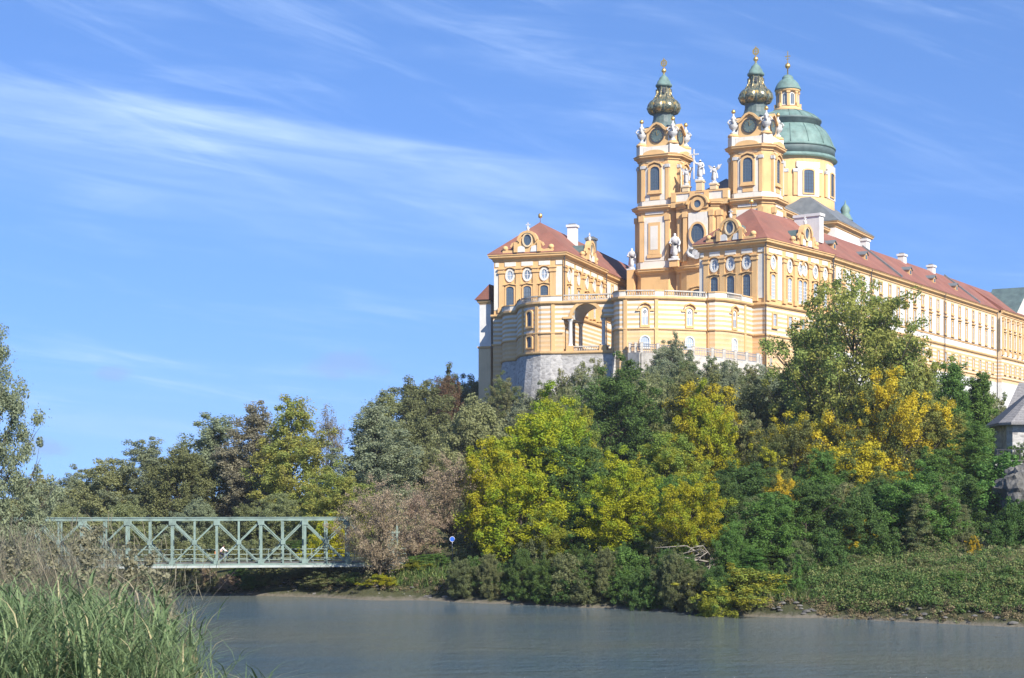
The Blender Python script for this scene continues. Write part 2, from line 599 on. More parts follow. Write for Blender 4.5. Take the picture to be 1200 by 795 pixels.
# ------------------------------------------------------------------ mesh helpers
class MB:
    def __init__(self, mats=('ochre_plaster',)):
        self.v, self.f, self.mi, self.sm = [], [], [], []
        self.mats = list(mats)
        self.x = Matrix.Identity(4)

    def idx(self, m):
        if m is None:
            return 0
        if m not in self.mats:
            self.mats.append(m)
        return self.mats.index(m)

    def add(self, vs, fs, m=None, smooth=False):
        o = len(self.v)
        self.v += [tuple(self.x @ Vector(p)) for p in vs]
        k = self.idx(m)
        for f in fs:
            self.f.append([i + o for i in f])
            self.mi.append(k)
            self.sm.append(smooth)

    def box(self, x0, x1, y0, y1, z0, z1, m=None):
        vs = [(x, y, z) for z in (z0, z1) for y in (y0, y1) for x in (x0, x1)]
        self.add(vs, [(0, 2, 3, 1), (4, 5, 7, 6), (0, 1, 5, 4), (1, 3, 7, 5), (3, 2, 6, 7), (2, 0, 4, 6)], m)

    def prism(self, poly, z0, z1, m=None):
        n = len(poly)
        vs = [(x, y, z0) for x, y in poly] + [(x, y, z1) for x, y in poly]
        fs = [(i, (i + 1) % n, n + (i + 1) % n, n + i) for i in range(n)]
        self.add(vs, fs + [tuple(range(n))[::-1], tuple(range(n, 2 * n))], m)

    def slab(self, outline, y0, y1, m=None):
        """outline in x,z (counter-clockwise seen from -y), extruded along y"""
        n = len(outline)
        vs = [(x, y0, z) for x, z in outline] + [(x, y1, z) for x, z in outline]
        fs = [(i, (i + 1) % n, n + (i + 1) % n, n + i) for i in range(n)]
        self.add(vs, fs + [tuple(range(n))[::-1], tuple(range(n, 2 * n))], m)

    def ring(self, outer, inner, y0, y1, m=None):
        """frame between two outlines of equal length (x,z)"""
        n = len(outer)
        vs = [(x, y0, z) for x, z in outer] + [(x, y0, z) for x, z in inner] + [(x, y1, z) for x, z in outer] + [(x, y1, z) for x, z in inner]
        fs = []
        for i in range(n):
            j = (i + 1) % n
            fs += [(i, j, n + j, n + i), (2 * n + j, 2 * n + i, 3 * n + i, 3 * n + j), (j, i, 2 * n + i, 2 * n + j), (n + i, n + j, 3 * n + j, 3 * n + i)]
        self.add(vs, fs, m)

    def lathe(self, prof, n=20, c=(0, 0), m=None, smooth=True, phase=0.0, lobes=0, amp=0.0):
        vs, fs = [], []
        for r, z in prof:
            for k in range(n):
                a = phase + 2 * math.pi * k / n
                rr = r * (1 + amp * abs(math.cos(lobes * a / 2)) - amp * 0.5) if lobes else r
                vs.append((c[0] + rr * math.cos(a), c[1] + rr * math.sin(a), z))
        for i in range(len(prof) - 1):
            for k in range(n):
                fs.append((i * n + k, i * n + (k + 1) % n, (i + 1) * n + (k + 1) % n, (i + 1) * n + k))
        fs.append(tuple(range(n))[::-1])
        fs.append(tuple(range((len(prof) - 1) * n, len(prof) * n)))
        self.add(vs, fs, m, smooth)

    def tube(self, pts, rad, n=6, m=None, smooth=True):
        pts = [Vector(p) for p in pts]
        if not hasattr(rad, '__len__'):
            rad = [rad] * len(pts)
        vs, fs = [], []
        up = None
        for i, p in enumerate(pts):
            d = (pts[min(i + 1, len(pts) - 1)] - pts[max(i - 1, 0)]).normalized()
            a = d.orthogonal().normalized() if up is None else (up - d * up.dot(d)).normalized()
            up = a
            b = d.cross(a)
            for k in range(n):
                t = 2 * math.pi * k / n
                vs.append(p + (a * math.cos(t) + b * math.sin(t)) * rad[i])
        for i in range(len(pts) - 1):
            for k in range(n):
                fs.append((i * n + k, i * n + (k + 1) % n, (i + 1) * n + (k + 1) % n, (i + 1) * n + k))
        fs.append(tuple(range(n))[::-1])
        fs.append(tuple(range((len(pts) - 1) * n, len(pts) * n)))
        self.add(vs, fs, m, smooth)

    def bar(self, p, q, w, h=None, m=None):
        """rectangular bar between two points"""
        p, q = Vector(p), Vector(q)
        h = h or w
        d = (q - p).normalized()
        s = d.cross(Vector((0, 0, 1)))
        s = s.normalized() if s.length > 1e-4 else Vector((1, 0, 0))
        u = s.cross(d)
        vs = [e + s * a * w / 2 + u * b * h / 2 for e in (p, q) for a, b in ((-1, -1), (1, -1), (1, 1), (-1, 1))]
        self.add(vs, [(3, 2, 1, 0), (4, 5, 6, 7), (0, 1, 5, 4), (1, 2, 6, 5), (2, 3, 7, 6), (3, 0, 4, 7)], m)

    def sweep(self, path, prof, closed=False, m=None, smooth=False):
        """profile (outward offset, z) swept along a plan path; outward = right of the direction"""
        P = [Vector((p[0], p[1])) for p in path]
        n, k = len(P), len(prof)
        vs, fs = [], []
        for i in range(n):
            a = P[i - 1] if (closed or i > 0) else None
            b = P[(i + 1) % n] if (closed or i < n - 1) else None
            ds = [(P[i] - a).normalized()] if a is not None else []
            if b is not None:
                ds.append((b - P[i]).normalized())
            ns = [Vector((d.y, -d.x)) for d in ds]
            nn = ns[0] if len(ns) == 1 else (ns[0] + ns[1])
            if len(ns) == 2:
                nn = nn.normalized()
                nn = nn / max(0.35, nn.dot(ns[0]))
            for o, z in prof:
                vs.append((P[i].x + nn.x * o, P[i].y + nn.y * o, z))
        for i in range(n if closed else n - 1):
            j = (i + 1) % n
            for t in range(k):
                u = (t + 1) % k
                fs.append((i * k + t, j * k + t, j * k + u, i * k + u))
        if not closed:
            fs.append(tuple(range(k))[::-1])
            fs.append(tuple((n - 1) * k + t for t in range(k)))
        self.add(vs, fs, m, smooth)

    def mesh(self, name):
        me = bpy.data.meshes.new(name)
        me.from_pydata(self.v, [], self.f)
        for m in self.mats:
            me.materials.append(MATS[m])
        me.polygons.foreach_set('material_index', self.mi)
        me.polygons.foreach_set('use_smooth', self.sm)
        me.update()
        bm = bmesh.new()
        bm.from_mesh(me)
        bmesh.ops.recalc_face_normals(bm, faces=bm.faces)
        bm.to_mesh(me)
        bm.free()
        return me

    def build(self, name, parent=None, loc=None, rz=0.0):
        return place(name, self.mesh(name), parent, loc, rz)

    def flush(self, name, parent=None, loc=None, rz=0.0):
        """build what has been collected as one object and start the next"""
        o = self.build(name, parent, loc, rz)
        self.v, self.f, self.mi, self.sm = [], [], [], []
        return o


def place(name, me, parent=None, loc=None, rz=0.0):
    o = bpy.data.objects.new(name, me)
    col.objects.link(o)
    if parent is not None:
        o.parent = parent
    if loc is not None:
        o.location = loc
    o.rotation_euler = (0, 0, rz)
    return o


def tag(o, label=None, cat=None, group=None, kind=None):
    if label:
        o['label'] = label
    if cat:
        o['category'] = cat
    if group:
        o['group'] = group
    if kind:
        o['kind'] = kind
    return o


def thing(name, label, cat, loc=(0, 0, 0), rz=0.0, group=None):
    o = bpy.data.objects.new(name, None)
    col.objects.link(o)
    o.empty_display_size = 0.5
    o.location = loc
    o.rotation_euler = (0, 0, rz)
    return tag(o, label, cat, group)


def copy_tree(o, parent=None):
    c = o.copy()
    col.objects.link(c)
    if parent is not None:
        c.parent = parent
    for ch in list(o.children):
        copy_tree(ch, c)
    return c


def arc_outline(w, z0, z1, rise, n=8):
    """window outline: straight sides, segmental head"""
    pts = [(-w / 2, z0), (w / 2, z0)]
    for i in range(n + 1):
        a = math.pi * i / n
        pts.append((w / 2 * math.cos(a), z1 - rise + rise * math.sin(a)))
    return pts


def ellipse(rx, rz, cz=0.0, n=16):
    return [(rx * math.cos(2 * math.pi * i / n), cz + rz * math.sin(2 * math.pi * i / n)) for i in range(n)]


def scale_outline(o, e):
    cx = sum(p[0] for p in o) / len(o)
    cz = (min(p[1] for p in o) + max(p[1] for p in o)) / 2
    hx = max(p[0] for p in o) - cx
    hz = max(p[1] for p in o) - cz
    return [(cx + (x - cx) * (hx + e) / hx, cz + (z - cz) * (hz + e) / hz) for x, z in o]


_win = {}


def window(kind, parent, loc, rz=0.0):
    """window = pane and bars, with a moulded surround as its part; meshes are shared between equal windows"""
    if kind not in _win:
        p, s = MB(('window_glass',)), MB(('cream_plaster',))
        if kind == 'hall':            # tall round headed window
            o = arc_outline(1.5, 0, 4.2, 0.5)
            p.slab(o, -0.06, 0.02)
            for x in (-0.25, 0.25):
                p.box(x - .035, x + .035, -0.11, -0.063, 0, 3.75, 'dark_shutter')
            for k in range(1, 6):
                p.box(-.72, .72, -0.10, -0.061, k * .6 - .03, k * .6 + .03, 'dark_shutter')
            s = MB(('ochre_plaster',))
            s.ring(scale_outline(o, 0.26), scale_outline(o, 0.005), -0.24, 0.03)
            s.slab([(-1.2, 4.43), (-.7, 4.47), (0, 4.65), (.7, 4.47), (1.2, 4.43), (1.2, 4.57), (.75, 4.65), (0, 4.87), (-.75, 4.65), (-1.2, 4.57)], -0.45, 0.03)
        elif kind == 'hall_pale':
            o = arc_outline(1.5, 0, 4.2, 0.5)
            p = MB(('curtained_glass',))
            p.slab(o, -0.06, 0.02)
            for x in (-0.72, 0, 0.72):
                p.box(x - .06, x + .06, -0.12, -0.063, 0, 3.8, 'white_paint')
            for k in range(0, 6):
                p.box(-.72, .72, -0.11, -0.061, k * .6, k * .6 + .09, 'white_paint')
            s = MB(('ochre_plaster',))
            s.ring(scale_outline(o, 0.26), scale_outline(o, 0.005), -0.24, 0.03)
            s.slab([(-1.2, 4.43), (-.7, 4.47), (0, 4.65), (.7, 4.47), (1.2, 4.43), (1.2, 4.57), (.75, 4.65), (0, 4.87), (-.75, 4.65), (-1.2, 4.57)], -0.45, 0.03)
        elif kind == 'oval':
            o = ellipse(0.55, 0.85)
            p = MB(('curtained_glass',))
            p.slab(o, -0.06, 0.02)
            p.box(-.05, .05, -0.12, -0.063, -.8, .8, 'white_paint')
            p.box(-.5, .5, -0.11, -0.062, -.05, .05, 'white_paint')
            s.ring(ellipse(0.92, 1.22), ellipse(0.56, 0.86), -0.2, 0.03)
            arch = []
            for i in range(9):
                a = math.pi * i / 8
                arch.append((1.3 * math.cos(a), 0.62 + 1.0 * math.sin(a)))
            inner = [(x * .84, .62 + (z - .62) * .78) for x, z in arch]
            s.slab(arch + inner[::-1], -0.42, 0.03, 'ochre_plaster')
        elif kind == 'oculus':
            o = ellipse(0.75, 1.0)
            p.slab(o, -0.06, 0.02)
            p.box(-.03, .03, -0.10, -0.061, -.95, .95, 'dark_shutter')
            s = MB(('pale_ochre_plaster',))
            s.ring(ellipse(1.0, 1.28), ellipse(0.76, 1.01), -0.28, 0.03)
        elif kind == 'rose':
            o = ellipse(1.42, 1.95, n=24)
            p.slab(o, -0.06, 0.02)
            for k in (-0.7, 0, 0.7):
                p.box(k - .035, k + .035, -0.10, -0.061, -1.65, 1.65, 'dark_shutter')
                p.box(-1.2, 1.2, -0.095, -0.0605, k * 1.4 - .03, k * 1.4 + .03, 'dark_shutter')
            s = MB(('ochre_plaster',))
            s.ring(ellipse(1.8, 2.35, n=24), ellipse(1.43, 1.96, n=24), -0.35, 0.03)
        elif kind == 'round':
            o = ellipse(0.75, 0.75)
            p.slab(o, -0.06, 0.02)
            s = MB(('ochre_plaster',))
            s.ring(ellipse(1.35, 1.35), ellipse(0.76, 0.76), -0.3, 0.03)
        elif kind == 'belfry':
            o = arc_outline(2.05, 0, 4.7, 0.9)
            p.slab(o, -0.06, 0.02)
            for x in (-0.5, 0, 0.5):
                p.box(x - .03, x + .03, -0.10, -0.061, 0.02, 4.2, 'dark_shutter')
            for k in range(1, 8):
                p.box(-.95, .95, -0.095, -0.0605, k * .55 - .03, k * .55 + .03, 'dark_shutter')
            s = MB(('ochre_plaster',))
            s.ring(scale_outline(o, 0.42), scale_outline(o, 0.005), -0.28, 0.03)
            s.box(-1.5, 1.5, -0.5, 0.03, -0.75, -0.43)
            s.slab([(-1.55, 4.55), (-1.2, 5.1), (0, 5.5), (1.2, 5.1), (1.55, 4.55), (1.55, 4.85), (1.25, 5.4), (0, 5.85), (-1.25, 5.4), (-1.55, 4.85)], -0.5, 0.03)
        elif kind == 'ground':
            o = arc_outline(1.5, 0, 2.6, 0.5)
            p.slab(o, -0.06, 0.02)
            p.box(-.04, .04, -0.10, -0.061, 0, 2.5, 'dark_shutter')
            for k in (.7, 1.4, 2.0):
                p.box(-.7, .7, -.095, -.0605, k, k + .05, 'dark_shutter')
            s = MB(('ochre_plaster',))
            s.ring(scale_outline(o, 0.35), scale_outline(o, 0.005), -0.3, 0.03)
        elif kind == 'niche':         # narrow pale window in the terrace wall
            o = arc_outline(1.1, 0, 2.9, 0.55)
            p = MB(('white_paint',))
            p.slab(o, -0.05, 0.02)
            p.box(-.42, .42, -0.09, -0.053, 0.15, 1.35, 'curtained_glass')
            p.box(-.05, .05, -0.13, -0.093, 0.1, 2.3, 'white_paint')
            p.slab(ellipse(.26, .3, 2.15, 12), -0.095, -0.054, 'dark_shutter')
            s = MB(('ochre_plaster',))
            s.ring(scale_outline(o, 0.24), scale_outline(o, 0.005), -0.22, 0.03)
            s.box(-1.5, -.8, -0.2, 0.03, 2.25, 2.42)
            s.box(.8, 1.5, -0.2, 0.03, 2.25, 2.42)
            s.slab([(-1.05, 2.75), (-.7, 3.3), (0, 3.55), (.7, 3.3), (1.05, 2.75), (1.05, 2.95), (.75, 3.5), (0, 3.78), (-.75, 3.5), (-1.05, 2.95)], -0.4, 0.03)
            s.box(-.8, .8, -0.32, 0.03, -0.42, -0.25)
        elif kind == 'cellar':
            o = arc_outline(1.4, 0, 1.8, 0.7)
            p = MB(('curtained_glass',))
            p.slab(o, -0.06, 0.02)
            for x in (-.35, 0, .35):
                p.box(x - .03, x + .03, -0.10, -0.061, 0, 1.55, 'white_paint')
            p.box(-.66, .66, -.095, -.0605, .75, .82, 'white_paint')
            s.ring(scale_outline(o, 0.22), scale_outline(o, 0.005), -0.2, 0.03)
        elif kind in ('wing_small', 'wing_tall', 'wing_low'):
            w, h = {'wing_small': (1.25, 1.9), 'wing_tall': (1.3, 3.0), 'wing_low': (1.25, 2.0)}[kind]
            o = [(-w / 2, 0), (w / 2, 0), (w / 2, h), (-w / 2, h)]
            p = MB(('curtained_glass',))
            p.slab(o, -0.06, 0.02)
            p.box(-.05, .05, -0.12, -0.063, 0, h, 'white_paint')
            p.box(-w / 2, w / 2, -.11, -.062, h * .6, h * .6 + .09, 'white_paint')
            s = MB(('ochre_plaster',))
            s.ring(scale_outline(o, 0.28), scale_outline(o, 0.005), -0.22, 0.03)
            s.box(-w / 2 - .4, w / 2 + .4, -0.35, 0.03, -0.5, -0.3)
            if kind == 'wing_tall':
                s.box(-w / 2 - .5, w / 2 + .5, -0.5, 0.03, h + .45, h + .72)
        elif kind == 'drum':
            o = arc_outline(2.3, 0, 5.0, 0.35)
            p.slab(o, -0.06, 0.02)
            for x in (-0.6, 0, 0.6):
                p.box(x - .04, x + .04, -0.10, -0.061, 0.02, 4.7, 'pipe_metal')
            for k in range(1, 7):
                p.box(-1.1, 1.1, -0.095, -0.0605, k * .7 - .035, k * .7 + .035, 'pipe_metal')
            s = MB(('ochre_plaster',))
            s.ring(scale_outline(o, 0.3), scale_outline(o, 0.005), -0.22, 0.03)
        elif kind == 'lantern':
            o = arc_outline(0.8, 0, 2.4, 0.4)
            p.slab(o, -0.06, 0.02)
            p.box(-.03, .03, -0.10, -0.061, 0, 2.3, 'white_paint')
            s.ring(scale_outline(o, 0.18), scale_outline(o, 0.005), -0.16, 0.03)
        elif kind == 'house':
            o = [(-.45, 0), (.45, 0), (.45, 1.2), (-.45, 1.2)]
            p.slab(o, -0.05, 0.02)
            p.box(-.03, .03, -0.09, -0.051, 0, 1.2, 'white_paint')
            p.box(-.44, .44, -.085, -.0505, .6, .66, 'white_paint')
            s = MB(('white_paint',))
            s.ring(scale_outline(o, 0.12), scale_outline(o, 0.004), -0.1, 0.03)
        _win[kind] = (p.mesh('window'), s.mesh('window_frame'))
    pm, sm = _win[kind]
    w = place('window', pm, parent, loc, rz)
    place('window_frame', sm, w)
    return w


def hip_roof(mb, x0, x1, y0, y1, z0, z1, hip0, hip1, m=None, drop=0.15):
    """ridge along y; hip0/hip1 = run of the hipped ends (0 = gable)"""
    xc = (x0 + x1) / 2
    vs = [(x0, y0, z0), (x1, y0, z0), (x1, y1, z0), (x0, y1, z0), (xc, y0 + hip0, z1), (xc, y1 - hip1, z1),
          (x0, y0, z0 - drop), (x1, y0, z0 - drop), (x1, y1, z0 - drop), (x0, y1, z0 - drop)]
    mb.add(vs, [(0, 1, 4), (1, 2, 5, 4), (2, 3, 5), (3, 0, 4, 5), (0, 6, 7, 1), (1, 7, 8, 2), (2, 8, 9, 3), (3, 9, 6, 0), (9, 8, 7, 6)], m)


CORN = [(0, 0), (.18, 0), (.22, .28), (.5, .5), (.78, .62), (.82, .95), (.95, 1.0), (.95, 1.15), (0, 1.3)]


def cornice(z, s=1.0, zs=None):
    zs = zs or s
    return [(o * s, z + h * zs) for o, h in CORN]


def string(z, o=0.22, h=0.35):
    return [(0, z), (o * .6, z), (o, z + h * .4), (o, z + h), (0, z + h)]


# ------------------------------------------------------------------ terrain and water
BANK = [(-400, 190), (-120, 180), (-60, 176), (-29, 171), (-20, 168.5), (-14, 164), (-8, 162.5), (-3.2, 159.5), (1.6, 156.2), (9.1, 151.7), (15.2, 145.2),
        (19.7, 141), (25, 138.8), (33, 132.6), (38.7, 129), (60, 120), (120, 105), (400, 95)]


def sm(a, b, t):
    t = np.clip((t - a) / (b - a), 0, 1)
    return t * t * (3 - 2 * t)


def fbm(X, Y, s):
    return (np.sin(X * s * 1.3 + 1.7) * np.cos(Y * s * 1.1 + .4) + .6 * np.sin(X * s * 2.7 + Y * s * 1.9) + .35 * np.cos(X * s * 5.1 - Y * s * 4.3 + 2.0)) / 1.95


def ground_z(X, Y):
    X, Y = np.asarray(X, float), np.asarray(Y, float)
    yb = np.interp(X, [p[0] for p in BANK], [p[1] for p in BANK])
    d = Y - yb + 1.2 * fbm(X, Y, .35)
    bed = -2.5 + 0 * X
    shelf = np.interp(d, [-12, 0, 1.2, 6, 16, 60], [-2.5, -.05, .9, 2.3, 3.4, 4.5])
    shelf = shelf + 0.5 * sm(24, 44, X) * np.interp(d, [1, 5, 12, 30], [0, .6, 1, 1])
    # the abbey rock: steep under the walls, easing off towards the shelf by the water
    hx = np.interp(X, [-52, -44, -30, -18, -6, 2, 8, 14, 18], [0, .04, .16, .36, .60, .70, .78, .93, 1.0])
    top_y = np.where(X < 46, 284.0, 284 + np.maximum(0, X - 46) * 1.75)
    d2 = top_y - Y
    rise = np.interp(d2, [-4, 0, 6, 25, 50, 80, 115, 150], [25.2, 25.0, 23.4, 17.6, 10.4, 4.8, 1.0, 0])
    knoll = 9.0 * np.exp(-((X - 58) / 10) ** 2 - ((Y - 188) / 12) ** 2)
    hill = hx * rise + knoll
    # flat top behind the terrace
    far = shelf + hill
    flat = sm(0, 4, -d2) * sm(-14, -2, X)
    far = far * (1 - flat) + np.minimum(far, 33.0) * flat
    # the near bank and the camera's dyke
    near = np.interp(Y, [-40, 0, 10, 20, 30, 45, 55, 62], [8.5, 8.4, 7.9, 7.15, 5.8, 2.8, 0.0, -2.5]) + .15 * fbm(X, Y, .8)
    # the wooded left bank that carries the bridge's other end
    xl = np.interp(Y, [0, 40, 90, 165, 182, 200], [-8, -14, -29, -44, -46, -30])
    left = np.interp(xl - X, [-6, 0, 3, 12, 60], [-2.5, 0, 1.4, 2.6, 3.4])
    return np.maximum(np.maximum(bed, far), np.maximum(near, left))


def gz(x, y):
    return float(ground_z(x, y))


def grid_axis(segs):
    out = []
    for a, b, s in segs:
        out += list(np.arange(a, b, s))
    return np.array(out + [segs[-1][1]])


def build_terrain():
    xs = grid_axis([(-1800, -600, 300), (-600, -120, 40), (-120, -60, 5), (-60, 90, 1.5), (90, 200, 6), (200, 600, 40), (600, 1800, 300)])
    ys = grid_axis([(-600, -60, 90), (-60, 0, 6), (0, 125, 2.0), (125, 200, 1.25), (200, 330, 3), (330, 600, 15), (600, 2400, 300)])
    X, Y = np.meshgrid(xs, ys)
    Z = ground_z(X, Y)
    nx, ny = len(xs), len(ys)
    V = np.stack([X, Y, Z], -1).reshape(-1, 3)
    i = np.arange(nx * ny).reshape(ny, nx)
    Q = np.stack([i[:-1, :-1], i[:-1, 1:], i[1:, 1:], i[1:, :-1]], -1).reshape(-1, 4)
    me = quads_mesh('ground', V, Q, smooth=True)
    me.materials.append(MATS['earth'])
    tag(place('ground', me), kind='structure')
    w = MB(('river_water',))
    w.add([(-1795, -595, 0), (1795, -595, 0), (1795, 2395, 0), (-1795, 2395, 0)], [(0, 1, 2, 3)])
    tag(w.build('river_water'), kind='structure')


def quads_mesh(name, V, Q, smooth=False):
    me = bpy.data.meshes.new(name)
    me.vertices.add(len(V))
    me.vertices.foreach_set('co', np.ascontiguousarray(V, dtype=np.float32).ravel())
    me.loops.add(Q.size)
    me.loops.foreach_set('vertex_index', np.ascontiguousarray(Q, dtype=np.int32).ravel())
    me.polygons.add(len(Q))
    me.polygons.foreach_set('loop_start', np.arange(0, Q.size, Q.shape[1], dtype=np.int32))
    me.polygons.foreach_set('loop_total', np.full(len(Q), Q.shape[1], dtype=np.int32))
    me.polygons.foreach_set('use_smooth', np.full(len(Q), smooth))
    me.update(calc_edges=True)
    return me


build_terrain()

# thin autumn haze round the whole place
hz_m = bpy.data.materials.new('haze_air')
hz_m.use_nodes = True
hz_m.node_tree.nodes.clear()
hz_o = hz_m.node_tree.nodes.new('ShaderNodeOutputMaterial')
hz_v = hz_m.node_tree.nodes.new('ShaderNodeVolumePrincipled')
hz_v.inputs['Color'].default_value = (0.86, 0.93, 1.0, 1)
hz_v.inputs['Density'].default_value = 0.00013
hz_v.inputs['Anisotropy'].default_value = 0.2
hz_m.node_tree.links.new(hz_v.outputs[0], hz_o.inputs['Volume'])
MATS['haze_air'] = hz_m
hz = MB(('haze_air',))
hz.box(-1900, 1900, -700, 2500, -4.0, 116.0)
tag(hz.build('haze'), kind='stuff')

# ------------------------------------------------------------------ abbey: pavilions
Z_STR, Z_COR, Z_EAVE = 42.35, 52.3, 53.6


def rot(k):
    return Matrix.Rotation(k, 4, 'Z')


def face(x, y, turn):
    return Matrix.Translation((x, y, 0)) @ rot(turn)


GABLE = [(4.8, 0), (4.8, .45), (4.35, .95), (3.85, .62), (3.0, .5), (2.55, .75), (2.3, 1.25), (2.55, 1.7), (2.35, 2.1), (1.95, 2.3), (1.75, 2.9), (1.35, 3.45), (.75, 3.8), (0, 3.95)]


def ornate_gable(parent, x, y, turn, back):
    """curved baroque dormer gable with an oval window, on the cornice"""
    g = MB(('ochre_plaster',))
    out = GABLE[:-1] + [(0, 3.95)] + [(-a, b) for a, b in GABLE[:-1][::-1]]
    g.slab(out, -.1, .5)
    cap = [(a, b) for a, b in GABLE[9:]] + [(-a, b) for a, b in GABLE[9:-1][::-1]]
    g.slab(cap + [(a * .8, b - .42) for a, b in cap[::-1]], -.5, -.103)
    for s in (-1, 1):
        g.lathe([(0.02, .5), (.42, .62), (.55, .95), (.38, 1.3), (.02, 1.42)], 10, (s * 4.35, .2))
        g.box(s * 2.2 - .35, s * 2.2 + .35, -.45, -.103, .1, 1.9)
        g.slab([(s * 1.3 - .75, .12), (s * 1.3 + .75, .12), (s * 1.3 + .75, 1.0), (s * 1.3 + .2, 1.25), (s * 1.3 - .5, 1.1)], -.3, -.104, 'white_plaster')
        g.slab([(s * 2.4, 2.0), (s * 3.0, 1.75), (s * 3.3, 1.2), (s * 3.0, 1.0), (s * 2.7, 1.5)], -.35, -.1)
    o = g.build('gable', parent, (x, y, Z_EAVE), turn)
    window('oculus', o, (0, -.1, 2.25))
    f = MB(('statue_stone',))
    f.lathe([(.02, 3.9), (.3, 3.95), (.22, 4.2), (.34, 4.45), (.1, 4.75), (.02, 4.8)], 10, (0, .1))
    f.box(-.4, .4, .02, .18, 4.95, 5.12)
    f.box(-.08, .08, .02, .18, 4.7, 5.45)
    f.build('finial', o)
    r = MB(('dark_copper',))
    arch = [(1.9 * math.cos(math.pi * i / 10), 1.4 + 1.75 * math.sin(math.pi * i / 10)) for i in range(11)]
    r.slab([(1.9, -.05)] + arch + [(-1.9, -.05)], .503, back)
    r.build('dormer_roof', o)


def pilaster(mb, a, w=1.0, z0=43.0, z1=51.0, m='ochre_plaster', d=.28):
    mb.box(a - w / 2, a + w / 2, -d, 0.02, z0, z1 - .9, m)
    mb.box(a - w / 2 - .18, a + w / 2 + .18, -d - .18, .02, z1 - .9, z1 - .55, m)
    mb.box(a - w / 2 - .08, a + w / 2 + .08, -d - .08, .02, z1 - .55, z1 - .2, m)
    mb.box(a - w / 2 - .25, a + w / 2 + .25, -d - .25, .02, z1 - .2, z1, m)
    mb.box(a - w / 2 - .15, a + w / 2 + .15, -d - .15, .02, z0, z0 + .9, m)


def facade(parent, x, y, turn, length, wins, pils, whites, pale, friezes, double=None):
    """upper storey: pilasters, cream panels, frieze panels and windows, along one wall (local x from 0 to length)"""
    M = face(x, y, turn)
    p = MB(('ochre_plaster',))
    for a in pils:
        pilaster(p, a)
        p.flush('pilaster', parent, (x, y, 0), turn)
    q = MB(('cream_plaster',))
    for a0, a1 in whites:
        q.box(a0, a1, -.1, .02, 43.5, 51.0)
        q.flush('wall_panel', parent, (x, y, 0), turn)
    for a0, a1 in friezes:
        q.box(a0, a1, -.12, .02, 51.35, 52.1)
        q.flush('frieze_panel', parent, (x, y, 0), turn)
    for i, a in enumerate(wins):
        offs = (-.85, .85) if double == i else (0,)
        for o in offs:
            k = 'hall_pale' if pale else 'hall'
            window(k, parent, M @ Vector((a + o, 0, 43.5)), turn)
            window('oval', parent, M @ Vector((a + o * .95, 0, 49.72)), turn)


def downpipe(parent, x, y, z0, z1):
    m = MB(('pipe_metal',))
    m.tube([(x, y, z0), (x, y, z1 - 1.0), (x, y, z1 - .5)], .11, 6)
    m.lathe([(.12, z1 - .7), (.32, z1 - .3), (.34, z1)], 8, (x, y))
    m.build('downpipe', parent)


def pavilion(name, label, loc, turn, w, d, south, gable_a, zbase=17.0):
    t = thing(name, label, 'building', (*loc, 0), turn)
    b = MB(('ochre_plaster',))
    b.box(-w, 0, 0, d, Z_STR + .002, Z_COR + .4)
    b.build('wall', t)
    b = MB(('striped_plaster',))
    b.box(-w - .12, .12, -.12, d + .12, zbase, Z_STR)
    b.build('base_wall', t)
    path = [(-w, d), (-w, 0), (0, 0), (0, d)]
    c = MB(('ochre_plaster',))
    c.sweep(path, cornice(Z_COR))
    c.build('cornice', t)
    c = MB(('ochre_plaster',))
    for zz_, o_, h_ in ((Z_STR - .15, .4, .5), (37.0, .25, .35)):
        c.sweep([(-w - .1, d), (-w - .1, -.1), (.1, -.1), (.1, d)], string(zz_, o_, h_))
        c.flush('string_course', t)
    fr = lambda cs: [w * c_ for c_ in cs]
    facade(t, -w, 0, 0, w, fr((.237, .487, .731)), fr((.115, .362, .606, .852)),
           [(.05, .07 * w), (.895 * w, w - .25)], False,
           [(.02 * w, .07 * w), (.16 * w, .32 * w), (.40 * w, .565 * w), (.65 * w, .81 * w), (.895 * w, .985 * w)])
    s = south
    facade(t, 0, 0, math.pi / 2, d, s['wins'], s['pils'], s['whites'], True, s['friezes'], s.get('double'))
    r = MB(('red_tiles',))
    hip_roof(r, -w - .95, .95, -.95, d + .6, Z_EAVE + .02, 60.2, 7.6, 1.5)
    rf = r.build('roof', t)
    k = MB(('gold',))
    k.lathe([(.06, 60.1), (.06, 61.0), (.35, 61.1), (.42, 61.45), (.3, 61.8), (.05, 61.9)], 10, (-w / 2, 6.9))
    k.build('finial', rf)
    ornate_gable(t, -w / 2 + .15, -.75, 0, 4.2)
    ornate_gable(t, .75, gable_a, math.pi / 2, 4.2)
    downpipe(t, .35, -.35, zbase + 4, Z_EAVE - .2)
    downpipe(t, .45, d + .25, zbase + 4, Z_EAVE - .2)
    if s.get('low'):
        for a in s['low']:
            window('wing_low', t, (.12, a, 38.9), math.pi / 2)
    return t


